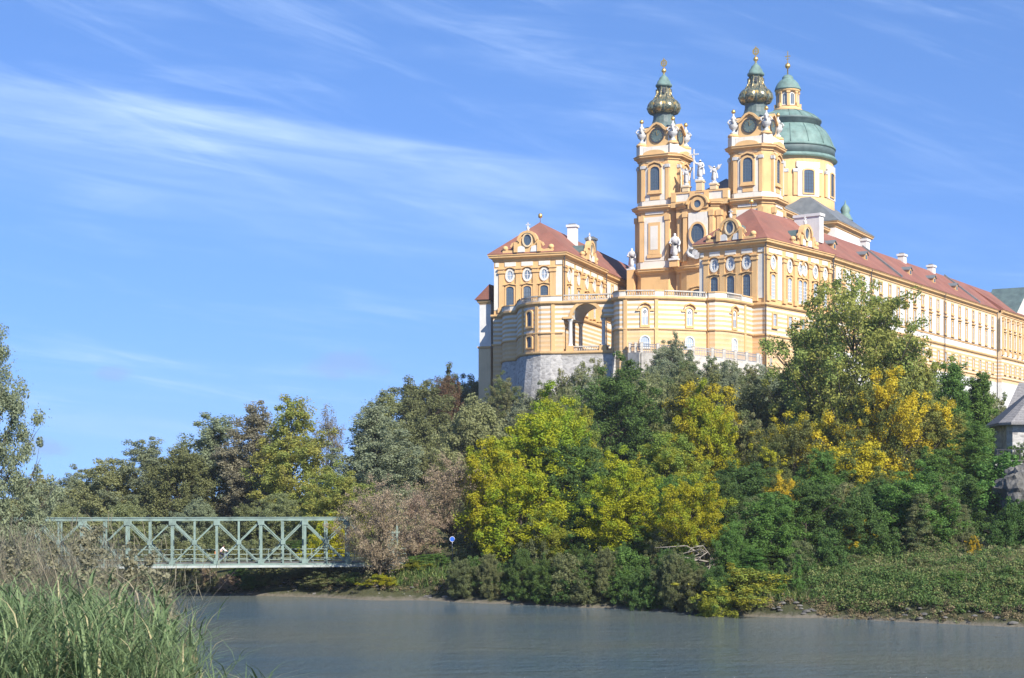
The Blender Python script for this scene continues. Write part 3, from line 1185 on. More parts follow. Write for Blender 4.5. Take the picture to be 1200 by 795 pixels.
K = (43.0, 290.0)
LP = (9.2, 306.0)
marble = pavilion('hall_pavilion', 'right-hand ochre corner pavilion with red hip roof, nearest the big tree', K, R(-37), 12.9, 24.5,
                  dict(wins=[2.6, 8.6, 13.4, 18.3, 22.1], pils=[.7, 6.6, 10.7, 16.1, 20.4, 23.9], whites=[(4.4, 5.9)],
                       friezes=[(1.2, 5.9), (7.3, 10), (11.4, 15.4), (16.8, 19.7), (21.1, 23.2)], double=2, low=(3.0, 8.6, 13.4, 18.3)), 13.4)
library = pavilion('corner_pavilion', 'left-hand ochre corner pavilion whose lower wall stands in shade beside the stone bastion', LP, R(-19), 13.2, 26.6,
                   dict(wins=[3.0, 9.0, 14.5, 19.5, 24.0], pils=[.8, 7.0, 11.8, 17.0, 21.8, 26.0], whites=[(4.8, 6.3)],
                        friezes=[(1.4, 6.3), (7.7, 11.2), (12.5, 16.4), (17.7, 21.2), (22.5, 25.4)]), 14.5, 15.0)


def chimney(parent, x, y, z0, z1, wx=1.5, wy=1.5):
    m = MB(('white_plaster',))
    m.box(x - wx / 2, x + wx / 2, y - wy / 2, y + wy / 2, z0, z1)
    m.box(x - wx / 2 - .2, x + wx / 2 + .2, y - wy / 2 - .2, y + wy / 2 + .2, z1 + .002, z1 + .45)
    m.box(x - wx / 2 + .2, x + wx / 2 - .2, y - wy / 2 + .2, y + wy / 2 - .2, z1 + .452, z1 + .7, 'slate')
    return m.build('chimney', parent)


chimney([c for c in library.children if c.name.startswith('roof')][0], -4.2, 19.5, 54, 61.0, 1.7, 1.5)
# white raking firewall that crosses the hall roof near the church
fw = MB(('white_plaster',))
fw.slab([(-1.6, 55.6), (-.9, 55.6), (-.9, 60.4), (-6.0, 60.4), (-6.0, 59.4)], 22.0, 23.6)
fw.box(-6.2, -.7, 21.8, 23.8, 60.402, 60.9)
fw.build('chimney', [c for c in marble.children if c.name.startswith('roof')][0])


# ------------------------------------------------------------------ abbey: long wings
def small_dormer(parent, x, y, z):
    m = MB(('ochre_plaster',))
    m.slab([(-.75, 0), (.75, 0), (.75, 1.1), (0, 1.6), (-.75, 1.1)], -.2, 2.2)
    m.box(-.45, .45, -.26, -.203, .25, 1.0, 'dark_shutter')
    m.slab([(-1.0, .98), (0, 1.66), (1.0, .98), (1.0, 1.12), (0, 1.82), (-1.0, 1.12)], -.45, 2.0, 'slate')
    m.build('dormer', parent, (x, y, z), math.pi / 2)


def long_wing(name, label, loc, turn, length, y_start, first, spacing, n, zbase, depth=14.5, wall_white=True, dormers=(), chims=(), fires=(), pipes=()):
    t = thing(name, label, 'building', (*loc, 0), turn)
    b = MB(('pale_ochre_plaster',))
    b.box(-depth, 0, y_start, length, Z_STR + .002, Z_COR + .6)
    b.build('wall', t)
    b = MB(('striped_plaster',))
    b.box(-depth - .12, .12, y_start, length, 36.5, Z_STR)
    b.build('base_wall', t)
    b = MB(('white_plaster',))
    b.box(-depth - .3, .3, y_start, length, zbase, 36.498)
    b.build('plinth', t)
    c = MB(('ochre_plaster',))
    c.sweep([(0, y_start), (0, length)], cornice(Z_COR + .05, .85, 1.0))
    c.build('cornice', t)
    c = MB(('ochre_plaster',))
    for zz_, o_, h_ in ((Z_STR - .15, .35, .5), (43.9, .12, .25), (37.3, .25, .3)):
        c.sweep([(.1, y_start), (.1, length)], string(zz_, o_, h_))
        c.flush('string_course', t)
    q = MB(('white_plaster',))
    for i in range(n + 1):
        a = first + (i - .5) * spacing
        q.box(-.02, .14, a - spacing * .27, a + spacing * .27, 44.3, 51.9)
        q.flush('wall_panel', t)
    q.box(-.02, .10, y_start, length, 42.72, 43.88)
    q.build('sill_band', t)
    for i in range(n):
        a = first + i * spacing
        window('wing_small', t, (0, a, 49.7), math.pi / 2)
        window('wing_tall', t, (0, a, 45.0), math.pi / 2)
        window('wing_low', t, (.12, a, 38.8), math.pi / 2)
    r = MB(('red_tiles',))
    hip_roof(r, -depth - .9, .9, y_start, length, Z_EAVE + .03, 60.35, 0, 0)
    rf = r.build('roof', t)
    slope = (60.35 - Z_EAVE) / (depth / 2 + .9)
    for y in dormers:
        small_dormer(rf, -1.9, y, Z_EAVE + 2.75 * slope - .2)
    for x, y, z1 in chims:
        chimney(rf, x, y, 57.5, z1, 1.3, 2.0)
    for y in fires:
        m = MB(('slate',))
        m.slab([(-depth / 2, 60.2), (.9, Z_EAVE + .05), (.95, Z_EAVE + .45), (-depth / 2, 60.75)], y, y + .7)
        m.build('firewall', rf)
    for y in pipes:
        downpipe(t, .5, y, zbase + 1, Z_EAVE - .1)
    return t


e31 = Vector((math.sin(R(31.6)), math.cos(R(31.6))))
s31 = Vector((math.cos(R(31.6)), -math.sin(R(31.6))))
P0 = Vector((57.7, 309.6)) - s31 * 0.7
wing = long_wing('monastery_wing', 'long pale monastery wing with red roof running back to the right edge', (P0.x, P0.y), R(-31.6), 109.0, -6.0,
                 3.2, 5.12, 21, 27, dormers=(8.5, 25.5, 52, 68, 84), chims=((-7.2, 40, 61.6), (-7.2, 63, 61.3), (-7.2, 83, 61.2)),
                 fires=(38.6, 92.5), pipes=(2.2, 22.3, 68.3, 108.4))
# end block of the long wing, standing a little proud, with a cream cross gable
eb = long_wing('end_pavilion', 'ochre end block with cream gable at the far right of the long wing', tuple(P0 + e31 * 109 + s31 * 1.2), R(-31.6), 34.0, 0.0,
               2.8, 4.3, 7, 27, depth=17.0)
g = MB(('ochre_plaster',))
for i in range(8):
    a = 2.8 + (i - .5) * 4.3
    pilaster(g, a, .8, 43.0, 51.9)
    g.flush('pilaster', eb, (.12, 0, 0), math.pi / 2)
g = MB(('cream_plaster',))
g.slab([(11.5, Z_EAVE + .1), (30.5, Z_EAVE + .1), (21.0, 60.6)], -.25, .3)
og = g.build('gable', eb, (0, 0, 0), math.pi / 2)
r = MB(('dark_copper',))
r.slab([(10.7, Z_EAVE + .05), (11.0, Z_EAVE + .4), (21, 61.1), (31.0, Z_EAVE + .4), (31.3, Z_EAVE + .05), (21, 60.55)], -.8, 8.0)
r.build('gable_roof', og)
window('round', og, (21.0, -.25, 56.5))

# the library wing running back behind the left pavilion, and the low block beyond it
e19 = Vector((math.sin(R(19)), math.cos(R(19))))
s19 = Vector((math.cos(R(19)), -math.sin(R(19))))
lw = Vector(LP) + e19 * 26.6 - s19 * 0.9
libwing = long_wing('monastery_wing', 'shorter red roofed wing between the left corner pavilion and the church tower', (lw.x, lw.y), R(-19), 58.0, -4.0,
                    3.5, 5.2, 10, 30, depth=12.2)
chimney([c for c in libwing.children if c.name.startswith('roof')][0], -6.1, 15.0, 57, 61.8, 1.8, 1.8).material_slots[0].material = MATS['slate']

lowb = thing('side_building', 'pale low side building with small red lean-to roof left of the left corner pavilion', 'building', (-5.95, 313.2, 0), R(-19))
m = MB(('white_plaster',))
m.box(0, 2.2, 0, 14, 37.0, 45.4)
m.box(-.15, 2.2, -.15, 14, 12, 36.998, 'pale_ochre_plaster')
m.build('wall', lowb)
m = MB(('ochre_plaster',))
m.sweep([(0, 14), (0, 0), (2.2, 0)], cornice(44.9, .45, .6))
m.flush('cornice', lowb)
m.sweep([(-.1, 14), (-.1, -.1), (2.2, -.1)], string(36.8, .25, .4))
m.build('string_course', lowb)
m = MB(('red_tiles',))
m.slab([(-.8, 45.72), (2.15, 45.72), (2.15, 48.5)], -.7, 14.5)
m.build('roof', lowb)

# ------------------------------------------------------------------ abbey church
CH = Vector((36.7, 333.2))
church = thing('abbey_church', 'baroque ochre abbey church with two bell towers and green copper dome', 'church', (CH.x, CH.y, 0), R(-28))


def octo(h, c):
    """square of half width h with chamfer c, anticlockwise-outward order for sweep (outward = right)"""
    return [(-h, h - c), (-h, -h + c), (-h + c, -h), (h - c, -h), (h, -h + c), (h, h - c), (h - c, h), (-h + c, h)]


def oct_prism(mb, h, c, z0, z1, m=None):
    mb.prism(octo(h, c), z0, z1, m)


def broken_cornice(mb, h, c, z, s, m=None):
    mb.sweep(octo(h, c), cornice(z, s), True, m)


CX, CY = 9.7, 4.9      # tower centres, church frame (half width 4.7)


def urn(parent, x, y, z, s=1.0):
    m = MB(('urn_stone',))
    m.lathe([(.62, 0), (.62, .35), (.32, .5), (.28, .8), (.75, 1.2), (.95, 1.75), (.8, 2.2), (.4, 2.5), (.35, 2.8), (.55, 3.0), (.5, 3.2), (.2, 3.6), (.16, 4.1)], 12)
    for k in range(5):
        a = k * 2 * math.pi / 5
        m.tube([(.8 * math.cos(a), .8 * math.sin(a), 1.9), (1.15 * math.cos(a), 1.15 * math.sin(a), 2.3), (.8 * math.cos(a), .8 * math.sin(a), 2.75), (.4 * math.cos(a), .4 * math.sin(a), 2.7)], [.16, .18, .14, .08], 6)
    m.lathe([(.05, 4.05), (.38, 4.2), (.42, 4.5), (.22, 4.8), (.04, 4.9)], 10, m='gold')
    o = m.build('urn', parent, (x, y, z))
    o.scale = (s, s, s)
    return o


def tower(x):
    b = MB(('ochre_plaster',))
    h = 4.7
    oct_prism(b, h, 1.75, 32.0, 53.6)
    oct_prism(b, h - .05, 1.75, 53.602, 66.4)
    oct_prism(b, h - .35, 1.65, 66.402, 77.0)
    oct_prism(b, h + .12, 1.8, 54.75, 56.2, 'cream_plaster')
    oct_prism(b, h - .2, 1.7, 67.2, 68.3, 'cream_plaster')
    # corner shafts at the chamfers' edges and flat wall piers
    for k in range(4):
        b.x = rot(k * math.pi / 2)
        for s in (-1, 1):
            b.box(s * 2.75 - .38, s * 2.75 + .38, -h - .24, -h + .3, 56.2, 65.2)
            b.box(s * 2.75 - .55, s * 2.75 + .55, -h - .40, -h + .3, 64.2, 65.3)
            b.box(s * 2.6 - .34, s * 2.6 + .34, -h + .12, -h + .6, 68.3, 75.6)
            b.box(s * 2.6 - .5, s * 2.6 + .5, -h - .02, -h + .6, 74.7, 75.3, 'urn_stone')
        # cream wall fields
        b.box(-2.2, 2.2, -h - .08, -h + .2, 56.3, 65.0, 'cream_plaster')
        b.box(-1.95, 1.95, -h - .10, -h + .2, 65.55, 66.35, 'cream_plaster')
        b.box(-2.1, 2.1, -h + .26, -h + .6, 68.35, 75.3, 'cream_plaster')
        b.box(-1.9, 1.9, -h + .22, -h + .6, 75.9, 76.7, 'pale_ochre_plaster')
        # blind panel of the lower order
        b.box(-1.25, 1.25, -h - .26, -h + .2, 57.6, 63.9)
        b.box(-.8, .8, -h - .30, -h + .2, 58.5, 63.2, 'cream_plaster')
        b.box(-1.5, 1.5, -h - .34, -h + .2, 56.9, 57.55)
        b.box(-1.05, 1.05, -h + .12, -h + .5, 68.4, 69.9)
    b.x = Matrix.Identity(4)
    tw = b.build('tower', church, (x, CY, 0))
    c = MB(('ochre_plaster',))
    broken_cornice(c, h, 1.75, 53.55, 1.0)
    c.flush('cornice', tw)
    broken_cornice(c, h, 1.75, 66.0, 1.0)
    c.flush('cornice', tw)
    broken_cornice(c, h - .3, 1.65, 76.3, .95)
    for k in range(4):      # the top cornice swells over each window
        c.x = rot(k * math.pi / 2)
        arch = [(2.3 * math.cos(math.pi * i / 8), 77.5 + .75 * math.sin(math.pi * i / 8)) for i in range(9)]
        c.slab(arch + [(-2.3, 77.2), (2.3, 77.2)], -h - .45, -h + .6)
    c.x = Matrix.Identity(4)
    c.build('cornice', tw)
    for k in range(4):
        M = rot(k * math.pi / 2)
        window('belfry', tw, M @ Vector((0, -h + .26, 70.3)), k * math.pi / 2)
    window('ground', tw, (0, -h, 45.6))
    # clock stage with curved gables and corner volutes
    a = MB(('cream_plaster',))
    oct_prism(a, 4.25, 1.6, 77.55, 79.1)
    oct_prism(a, 3.1, 1.2, 79.102, 82.9, 'ochre_plaster')
    for k in range(4):
        a.x = rot(k * math.pi / 2)
        out = [(2.3, 79.1), (2.25, 81.6), (2.6, 82.4), (1.7, 82.9), (.8, 83.7), (0, 84.0), (-.8, 83.7), (-1.7, 82.9), (-2.6, 82.4), (-2.25, 81.6), (-2.3, 79.1)]
        a.slab(out, -3.4, -2.9, 'ochre_plaster')
        top = out[2:9]
        a.slab(top + [(p * .86, q - .42) for p, q in top[::-1]], -3.85, -3.403, 'ochre_plaster')
        for s in (-1, 1):
            a.slab([(s * 2.0, 79.12), (s * 3.9, 79.12), (s * 3.6, 79.7), (s * 3.0, 80.0), (s * 2.5, 80.8), (s * 2.3, 81.8), (s * 2.0, 81.8)][::s], -3.3, -2.7, 'cream_plaster')
        a.x = rot(k * math.pi / 2 + math.pi / 4)
        a.box(-.95, .95, -5.5, -3.4, 77.6, 79.3)
        a.lathe([(.95, 79.302), (1.15, 79.45), (1.05, 79.8), (.7, 80.0)], 12, (0, -4.75), 'ochre_plaster')
        a.box(-.75, .75, -3.9, -2.9, 79.3, 82.6, 'ochre_plaster')
    a.x = Matrix.Identity(4)
    a.build('clock_stage', tw)
    for k in range(4):
        ang = k * math.pi / 2
        d = MB(('dark_copper',))
        d.ring(ellipse(1.5, 1.5, 0, 24), ellipse(1.26, 1.26, 0, 24), -.2, .03, 'pipe_metal')
        d.slab(ellipse(1.26, 1.26, 0, 24), -.1, .02)
        for q in range(12):
            u, w = math.sin(q * math.pi / 6), math.cos(q * math.pi / 6)
            d.bar((u * .95, -.13, w * .95), (u * 1.15, -.13, w * 1.15), .09, .04, 'gold')
        d.bar((0, -.16, 0), (.42, -.16, .38), .1, .04, 'gold')
        d.bar((0, -.19, 0), (-.15, -.19, .9), .08, .04, 'gold')
        p = rot(ang) @ Vector((0, -3.42, 81.35))
        d.build('clock', tw, p, ang)
        q = rot(ang + math.pi / 4) @ Vector((0, -4.75, 0))
        urn(tw, q.x, q.y, 79.95, 1.0)
    # helm: flared skirt, ribbed onion, concave neck, cap
    o = MB(('dark_copper',))
    o.lathe([(3.5, 83.0), (3.0, 83.5), (2.4, 84.3), (2.15, 85.2), (2.1, 85.9), (2.3, 86.2)], 16, m='dark_copper', smooth=False)
    o.build('helm_skirt', tw)
    o = MB(('gilded_bronze',))
    o.lathe([(2.15, 86.15), (2.8, 86.4), (3.2, 86.95), (3.3, 87.5), (3.1, 88.15), (2.7, 88.7), (2.2, 89.05), (1.95, 89.1)], 48, lobes=8, amp=.13)
    for k in range(8):
        a_ = math.pi / 4 * k + math.pi / 8
        o.x = rot(a_)
        o.tube([(0, -2.2, 86.1), (0, -2.95, 86.5), (0, -3.38, 87.4), (0, -2.9, 88.5), (0, -2.1, 89.05)], .10, 5, 'dark_copper')
        o.slab(ellipse(.38, .34, 87.9, 10), -3.26, -2.6, 'gold')
    o.x = Matrix.Identity(4)
    o.build('onion_dome', tw)
    o = MB(('gilded_bronze',))
    o.lathe([(2.1, 89.0), (1.75, 89.5), (1.45, 90.2), (1.25, 91.0), (1.2, 91.7)], 8, smooth=False)
    for k in range(8):
        o.x = rot(k * math.pi / 4)
        o.tube([(0, -2.25, 89.0), (0, -1.85, 89.6), (0, -1.5, 90.3), (0, -1.32, 91.6)], .12, 5, 'gilded_bronze')
        if k % 2 == 0:
            o.x = rot(k * math.pi / 4 + math.pi / 8)
            o.box(-.18, .18, -1.62, -1.2, 90.2, 91.2, 'pipe_metal')
    o.x = Matrix.Identity(4)
    o.lathe([(1.3, 91.6), (1.62, 91.75), (1.68, 92.1), (1.4, 92.35), (1.25, 92.9), (.95, 93.2), (.9, 93.5), (.35, 94.0), (.2, 94.3)], 16, m='copper_patina')
    o.build('helm_lantern', tw)
    o = MB(('gold',))
    o.lathe([(.1, 94.2), (.25, 94.35), (.15, 94.5), (.45, 94.75), (.5, 95.0), (.35, 95.35), (.1, 95.5), (.08, 95.8)], 12)
    o.box(-.09, .09, -.08, .08, 95.7, 97.5)
    o.box(-.55, .55, -.05, .05, 96.45, 96.6)
    o.ring(ellipse(.68, .72, 96.5, 14), ellipse(.40, .44, 96.5, 14), -.07, .07)
    for q in range(8):
        u, w = math.sin(q * math.pi / 4 + .39), math.cos(q * math.pi / 4 + .39)
        o.bar((u * .5, 0, 96.5 + w * .5), (u * .78, 0, 96.5 + w * .82), .09, .05)
    o.build('cross', tw)
    return tw


tower_l = tower(-CX)
tower_r = tower(CX)

# west front between the towers
w = MB(('ochre_plaster',))
w.box(-5.2, 5.2, .6, 6.0, 32, 66.4)
curve = [(-4.6, .7), (-3.9, -.1), (-2.5, -.75), (0, -1.0), (2.5, -.75), (3.9, -.1), (4.6, .7)]
w.prism(curve + [(4.6, 2), (-4.6, 2)], 32, 65.9)
w.box(-2.0, 2.0, -1.12, -.5, 56.4, 65.0, 'cream_plaster')
for s in (-1, 1):
    w.box(s * 4.1 - .42, s * 4.1 + .42, -.5, .5, 55.6, 65.2)
    w.box(s * 4.1 - .6, s * 4.1 + .6, -.68, .5, 64.2, 65.3)
    w.box(s * 2.75 - .35, s * 2.75 + .35, -1.15, .5, 55.6, 65.2)
    w.box(s * 2.75 - .5, s * 2.75 + .5, -1.3, .5, 64.2, 65.3)
    w.box(s * 5.0 - .9, s * 5.0 + .9, -1.4, .2, 54.7, 55.9)      # statue plinths
# attic with a low parapet; the cornice arches over the round window
w.box(-6.0, 6.0, -.4, .9, 66.4, 67.5)
w.box(-6.0, 6.0, -.25, .7, 67.502, 69.0, 'cream_plaster')
w.box(-6.0, 6.0, -.42, .9, 69.002, 69.35)
for px_ in (-5.4, -1.5, 1.5, 5.4):
    w.box(px_ - .5, px_ + .5, -.5, .8, 67.52, 68.98)
w.slab([(-2.1, 65.8), (2.1, 65.8)] + [(2.1 * math.cos(math.pi * i / 10), 66.6 + 1.75 * math.sin(math.pi * i / 10)) for i in range(11)], -1.2, -.35)
west = w.build('west_front', church)
c = MB(('ochre_plaster',))
c.sweep([(-5.0, .6), *curve[1:-1], (5.0, .6)], cornice(53.55, 1.0))
c.flush('cornice', west)
c.sweep([(-5.0, .6), *curve[1:3]], cornice(66.0, .9))
c.flush('cornice', west)
c.sweep([*curve[4:6], (5.0, .6)], cornice(66.0, .9))
c.flush('cornice', west)
arch = [(2.35 * math.cos(math.pi * i / 12), 66.6 + 2.0 * math.sin(math.pi * i / 12)) for i in range(13)]
c.slab(arch + [(x_ * .84, 66.6 + (z_ - 66.6) * .82) for x_, z_ in arch[::-1]], -1.7, -.9)
c.build('cornice', west)
window('round', west, (0, -1.2, 66.6))
window('rose', west, (0, -1.12, 60.8))
window('hall', west, (0, -1.0, 45.2)).scale = (1.5, 1, 1.15)
m = MB(('urn_stone',))     # coat of arms below the rose window
m.slab(ellipse(.95, 1.1, 56.9, 14), -1.75, -1.1)
for s in (-1, 1):
    m.tube([(s * .6, -1.5, 56.2), (s * 1.5, -1.6, 56.6), (s * 2.1, -1.5, 57.3), (s * 1.6, -1.5, 58.0), (s * .8, -1.5, 57.9)], [.3, .4, .35, .28, .2], 8)
m.lathe([(.5, 57.9), (.62, 58.2), (.4, 58.5), (.15, 58.8)], 8, (0, -1.45))
m.build('coat_of_arms', west)
m = MB(('pale_ochre_plaster',))
for s, px_ in ((0, 0), (-1, -2.9), (1, 2.9)):
    m.box(px_ - .65, px_ + .65, -.5, .8, 69.352, 70.2 if s else 71.0)
    m.box(px_ - .8, px_ + .8, -.65, .95, 70.202 if s else 71.002, 70.5 if s else 71.3)
    m.flush('pedestal', west)

# nave, drum, dome, lantern
n = MB(('ochre_plaster',))
n.box(-12.5, 12.8, 9.5, 41, 32, 65.4)
n.box(-12.3, 13.0, 9.7, 41, 62.8, 65.0, 'white_plaster')
nave = n.build('nave', church)
c = MB(('ochre_plaster',))
c.sweep([(12.8, 9.5), (12.8, 41)], cornice(65.2))
c.build('cornice', nave)
r = MB(('slate',))
hip_roof(r, -13.4, 13.7, 8.9, 50, 66.52, 74.0, 5, 0)
r.build('roof', nave)
x_ = MB(('ochre_plaster',))
x_.box(-14.0, 14.6, 40.2, 65.5, 32, 67.0)
x_.box(-13.8, 14.8, 40.0, 65.3, 64.6, 66.6, 'white_plaster')
crossing = x_.build('crossing', church)
c = MB(('ochre_plaster',))
c.sweep([(-14.0, 40.2), (14.6, 40.2), (14.6, 65.5), (-14.0, 65.5)], cornice(66.9), True)
c.build('cornice', crossing)
r = MB(('slate',))
lo = [(-15.0, 39.2), (15.6, 39.2), (15.6, 66.5), (-15.0, 66.5)]
hi = [(-8.0, 44.0), (8.0, 44.0), (8.0, 60.5), (-8.0, 60.5)]
r.add([(*p, 68.22) for p in lo] + [(*p, 74.3) for p in hi] + [(*p, 68.02) for p in lo],
      [(0, 1, 5, 4), (1, 2, 6, 5), (2, 3, 7, 6), (3, 0, 4, 7), (4, 5, 6, 7), (8, 9, 1, 0), (9, 10, 2, 1), (10, 11, 3, 2), (11, 8, 0, 3), (11, 10, 9, 8)])
r.build('roof', crossing)
DY = 52.4
b = MB(('ochre_plaster',))
b.lathe([(10.0, 66), (10.0, 82.6)], 64, (0, 0), smooth=True)
b.lathe([(10.25, 70.0), (10.25, 74.5), (10.0, 74.7)], 64, m='ochre_plaster')
for k in range(8):
    a = k * math.pi / 4
    b.x = rot(a)
    b.slab([(-2.55, 74.7), (2.55, 74.7), (2.55, 80.9), (-2.55, 80.9)], -10.12, -9.2, 'cream_plaster')
    b.slab([(-2.8, 81.0), (2.8, 81.0), (2.8, 82.2), (-2.8, 82.2)], -10.0, -9.2, 'cream_plaster')
    for s in (-1, 1):
        b.x = rot(a + math.pi / 8 + s * .115)
        b.box(-.6, .6, -10.3, -9.5, 74.9, 80.6)
        b.box(-.72, .72, -10.42, -9.5, 79.9, 80.6, 'urn_stone')
b.x = Matrix.Identity(4)
drum = b.build('drum', church, (0, DY, 0))
circ = [(10.0 * math.cos(-2 * math.pi * i / 48), 10.0 * math.sin(-2 * math.pi * i / 48)) for i in range(48)][::-1]
c = MB(('ochre_plaster',))
circ_cw = circ[::-1]
c.sweep(circ_cw, cornice(82.3, .95), True, smooth=False)
c.build('cornice', drum)
for k in range(8):
    a = k * math.pi / 4
    window('drum', drum, rot(a) @ Vector((0, -10.12, 75.4)), a)
d = MB(('copper_patina',))
d.lathe([(10.9, 83.6), (10.6, 84.0), (10.5, 84.3)], 64)
d.lathe([(10.3, 84.2), (10.35, 85.9), (10.3, 86.0)], 64, m='dark_copper')
d.lathe([(10.5, 86.0), (10.55, 86.4), (10.2, 86.6), (9.95, 87.5), (9.4, 88.8), (8.6, 90.0), (7.6, 91.0), (7.1, 91.35)], 64)
d.lathe([(7.2, 91.3), (7.15, 92.3), (7.4, 92.4), (7.45, 92.75), (7.1, 92.9)], 64, m='dark_copper')
d.lathe([(7.35, 92.7), (6.9, 93.1), (5.9, 93.9), (4.6, 94.6), (3.3, 95.0), (3.0, 95.1)], 64)
for k in range(16):
    d.x = rot(k * math.pi / 8)
    d.tube([(0, -10.25, 86.5), (0, -9.98, 87.5), (0, -9.43, 88.8), (0, -8.63, 90.0), (0, -7.6, 91.03)], .13, 4, 'copper_patina')
    d.tube([(0, -7.2, 92.9), (0, -5.95, 93.92), (0, -4.6, 94.65), (0, -3.2, 95.05)], .1, 4, 'copper_patina')
d.x = Matrix.Identity(4)
dome = d.build('dome', church, (0, DY, 0))
l = MB(('cream_plaster',))
l.lathe([(2.1, 95.0), (2.1, 99.6)], 16)
l.lathe([(3.2, 94.9), (3.2, 95.5), (2.9, 95.6), (2.9, 95.9), (2.2, 96.0)], 24, m='ochre_plaster')
for k in range(8):
    l.x = rot(k * math.pi / 4 + math.pi / 8)
    l.box(-.3, .3, -2.55, -1.9, 95.95, 99.2, 'ochre_plaster')
    l.box(-.42, .42, -2.7, -1.9, 98.9, 99.3, 'ochre_plaster')
    l.slab([(-.3, 95.9), (.3, 95.9), (.3, 96.7), (-.3, 96.7)], -3.0, -2.5, 'ochre_plaster')
l.x = Matrix.Identity(4)
lan = l.build('lantern', church, (0, DY, 0))
c = MB(('ochre_plaster',))
c.lathe([(2.2, 99.2), (2.7, 99.4), (2.8, 99.8), (2.2, 99.9)], 24)
c.lathe([(2.95, 99.85), (2.9, 100.05), (2.75, 100.5), (2.35, 101.3), (1.75, 102.0), (1.2, 102.3), (1.25, 102.5), (1.2, 102.8), (.8, 103.2), (.3, 103.4)], 24, m='copper_patina')
c.lathe([(.14, 103.3), (.14, 104.7), (.3, 104.8), (.58, 105.1), (.62, 105.4), (.45, 105.8), (.1, 106.0)], 12, m='gold')
c.box(-.08, .08, -.08, .08, 105.9, 108.6, 'gold')
c.box(-.65, .65, -.06, .06, 107.4, 107.58, 'gold')
c.box(-.4, .4, -.06, .06, 106.8, 106.95, 'gold')
c.build('lantern_cap', lan)
for k in range(8):
    a = k * math.pi / 4
    window('lantern', lan, rot(a) @ Vector((0, -2.1, 96.4)), a)
# small copper turret behind the drum on the south side
m = MB(('ochre_plaster',))
m.lathe([(1.3, 66), (1.3, 73.0)], 12)
m.lathe([(1.75, 73.0), (1.7, 73.2), (1.2, 74.2), (.9, 74.8), (1.15, 75.4), (.8, 76.2), (.2, 76.8), (.08, 77.6)], 12, m='copper_patina')
m.build('stair_turret', church, (9.6, 64.0, -1.2))

# ------------------------------------------------------------------ terrace (altane) with its arch, bastion, path
A_PTS = [(588.5, 309.6), (589, 306), (592, 303.8), (598, 302.6), (605, 302.0), (606.3, 300), (607, 296.5), (610, 293.2), (618, 290.4), (626, 289.1), (634, 288.2), (646, 287.6), (659.5, 287.3)]
B_PTS = [(719, 284.8), (719.4, 283.2), (721.5, 281.9), (726, 281.0), (733, 280.6), (750, 280.2), (769, 280.2), (790, 280.9), (810, 282.0), (829, 283.3),
         (831, 282.8), (838, 282.4), (847, 282.9), (856, 284.4), (866, 286.5), (876, 289.2), (884, 292.2)]
A_W = [(at(x, Y), Y) for x, Y in A_PTS]
B_W = [(at(x, Y), Y) for x, Y in B_PTS]
terrace = thing('terrace', 'curved ochre and cream striped terrace with open arch below the towers', 'terrace', (at(690, 286), 286, 0))
TO = Vector((at(690, 286), 286.0))


def loc2(P):
    return [(x - TO.x, y - TO.y) for x, y in P]


A_L, B_L = loc2(A_W), loc2(B_W)
TZ = 42.55


def wall_prof(z0, z1, t=1.2):
    return [(0, z0), (0, z1), (-t, z1), (-t, z0)]


m = MB(('striped_plaster',))
m.sweep(A_L, wall_prof(33.9, TZ))
m.flush('wall', terrace)
m.sweep(B_L, wall_prof(28.0, TZ))
m.build('wall', terrace)
m = MB(('ochre_plaster',))
for P in (A_L, B_L):
    m.sweep(P, string(TZ - .45, .38, .5))
    m.flush('string_course', terrace)
    m.sweep(P, string(37.1, .22, .32))
    m.flush('string_course', terrace)
m.sweep(A_L, string(33.7, .35, .5))
m.build('string_course', terrace)
# flat lesenes on the wall
m = MB(('ochre_plaster',))


def along(P, t):
    """point, direction at arc length t"""
    for i in range(len(P) - 1):
        a, b = Vector(P[i]), Vector(P[i + 1])
        l = (b - a).length
        if t <= l or i == len(P) - 2:
            d = (b - a).normalized()
            return a + d * min(t, l), d
        t -= l


def plen(P):
    return sum((Vector(P[i + 1]) - Vector(P[i])).length for i in range(len(P) - 1))


def near_px(P, px):
    """arc length on a terrace path (local) where it crosses a given photo column"""
    best, bt = 1e9, 0
    for i in range(400):
        t = plen(P) * i / 399
        p, d = along(P, t)
        q = (p.x + TO.x) / (p.y + TO.y) * F + 600
        if abs(q - px) < best:
            best, bt = abs(q - px), t
    return bt


def on_wall(P, t, off=0.0):
    p, d = along(P, t)
    nrm = Vector((d.y, -d.x))
    return p + nrm * off, math.atan2(d.y, d.x)


for P, px in ((A_L, 613), (A_L, 629), (A_L, 648), (B_L, 733), (B_L, 769), (B_L, 829.5), (B_L, 873)):
    p, a = on_wall(P, near_px(P, px))
    m.x = Matrix.Translation((p.x, p.y, 0)) @ rot(a)
    m.box(-.3, .3, -.16, .3, 33.9, TZ - .5)
    m.flush('lesene', terrace)
m.x = Matrix.Identity(4)
for px in (755.6, 807.7, 860):
    p, a = on_wall(B_L, near_px(B_L, px), .0)
    window('niche', terrace, (p.x, p.y, 37.9), a)
    window('cellar', terrace, (p.x, p.y, 34.2), a)
for px, z in ((621, 38.6), (621, 35.0)):
    p, a = on_wall(A_L, near_px(A_L, px))
    window('ground', terrace, (p.x, p.y, z), a).scale = (.8, 1, .95 if z > 37 else .7)

# arch bay between the two curved walls (local x from 0 to AL along the front)
aF, aG = Vector(A_W[-1]), Vector(B_W[0])
AL = (aG - aF).length
aang = math.atan2((aG - aF).y, (aG - aF).x)
AX = Matrix.Translation((aF.x - TO.x, aF.y - TO.y, 0)) @ rot(aang)
mid = AL * .465
ar = 2.45
SPR, LOW = 39.6, 34.0


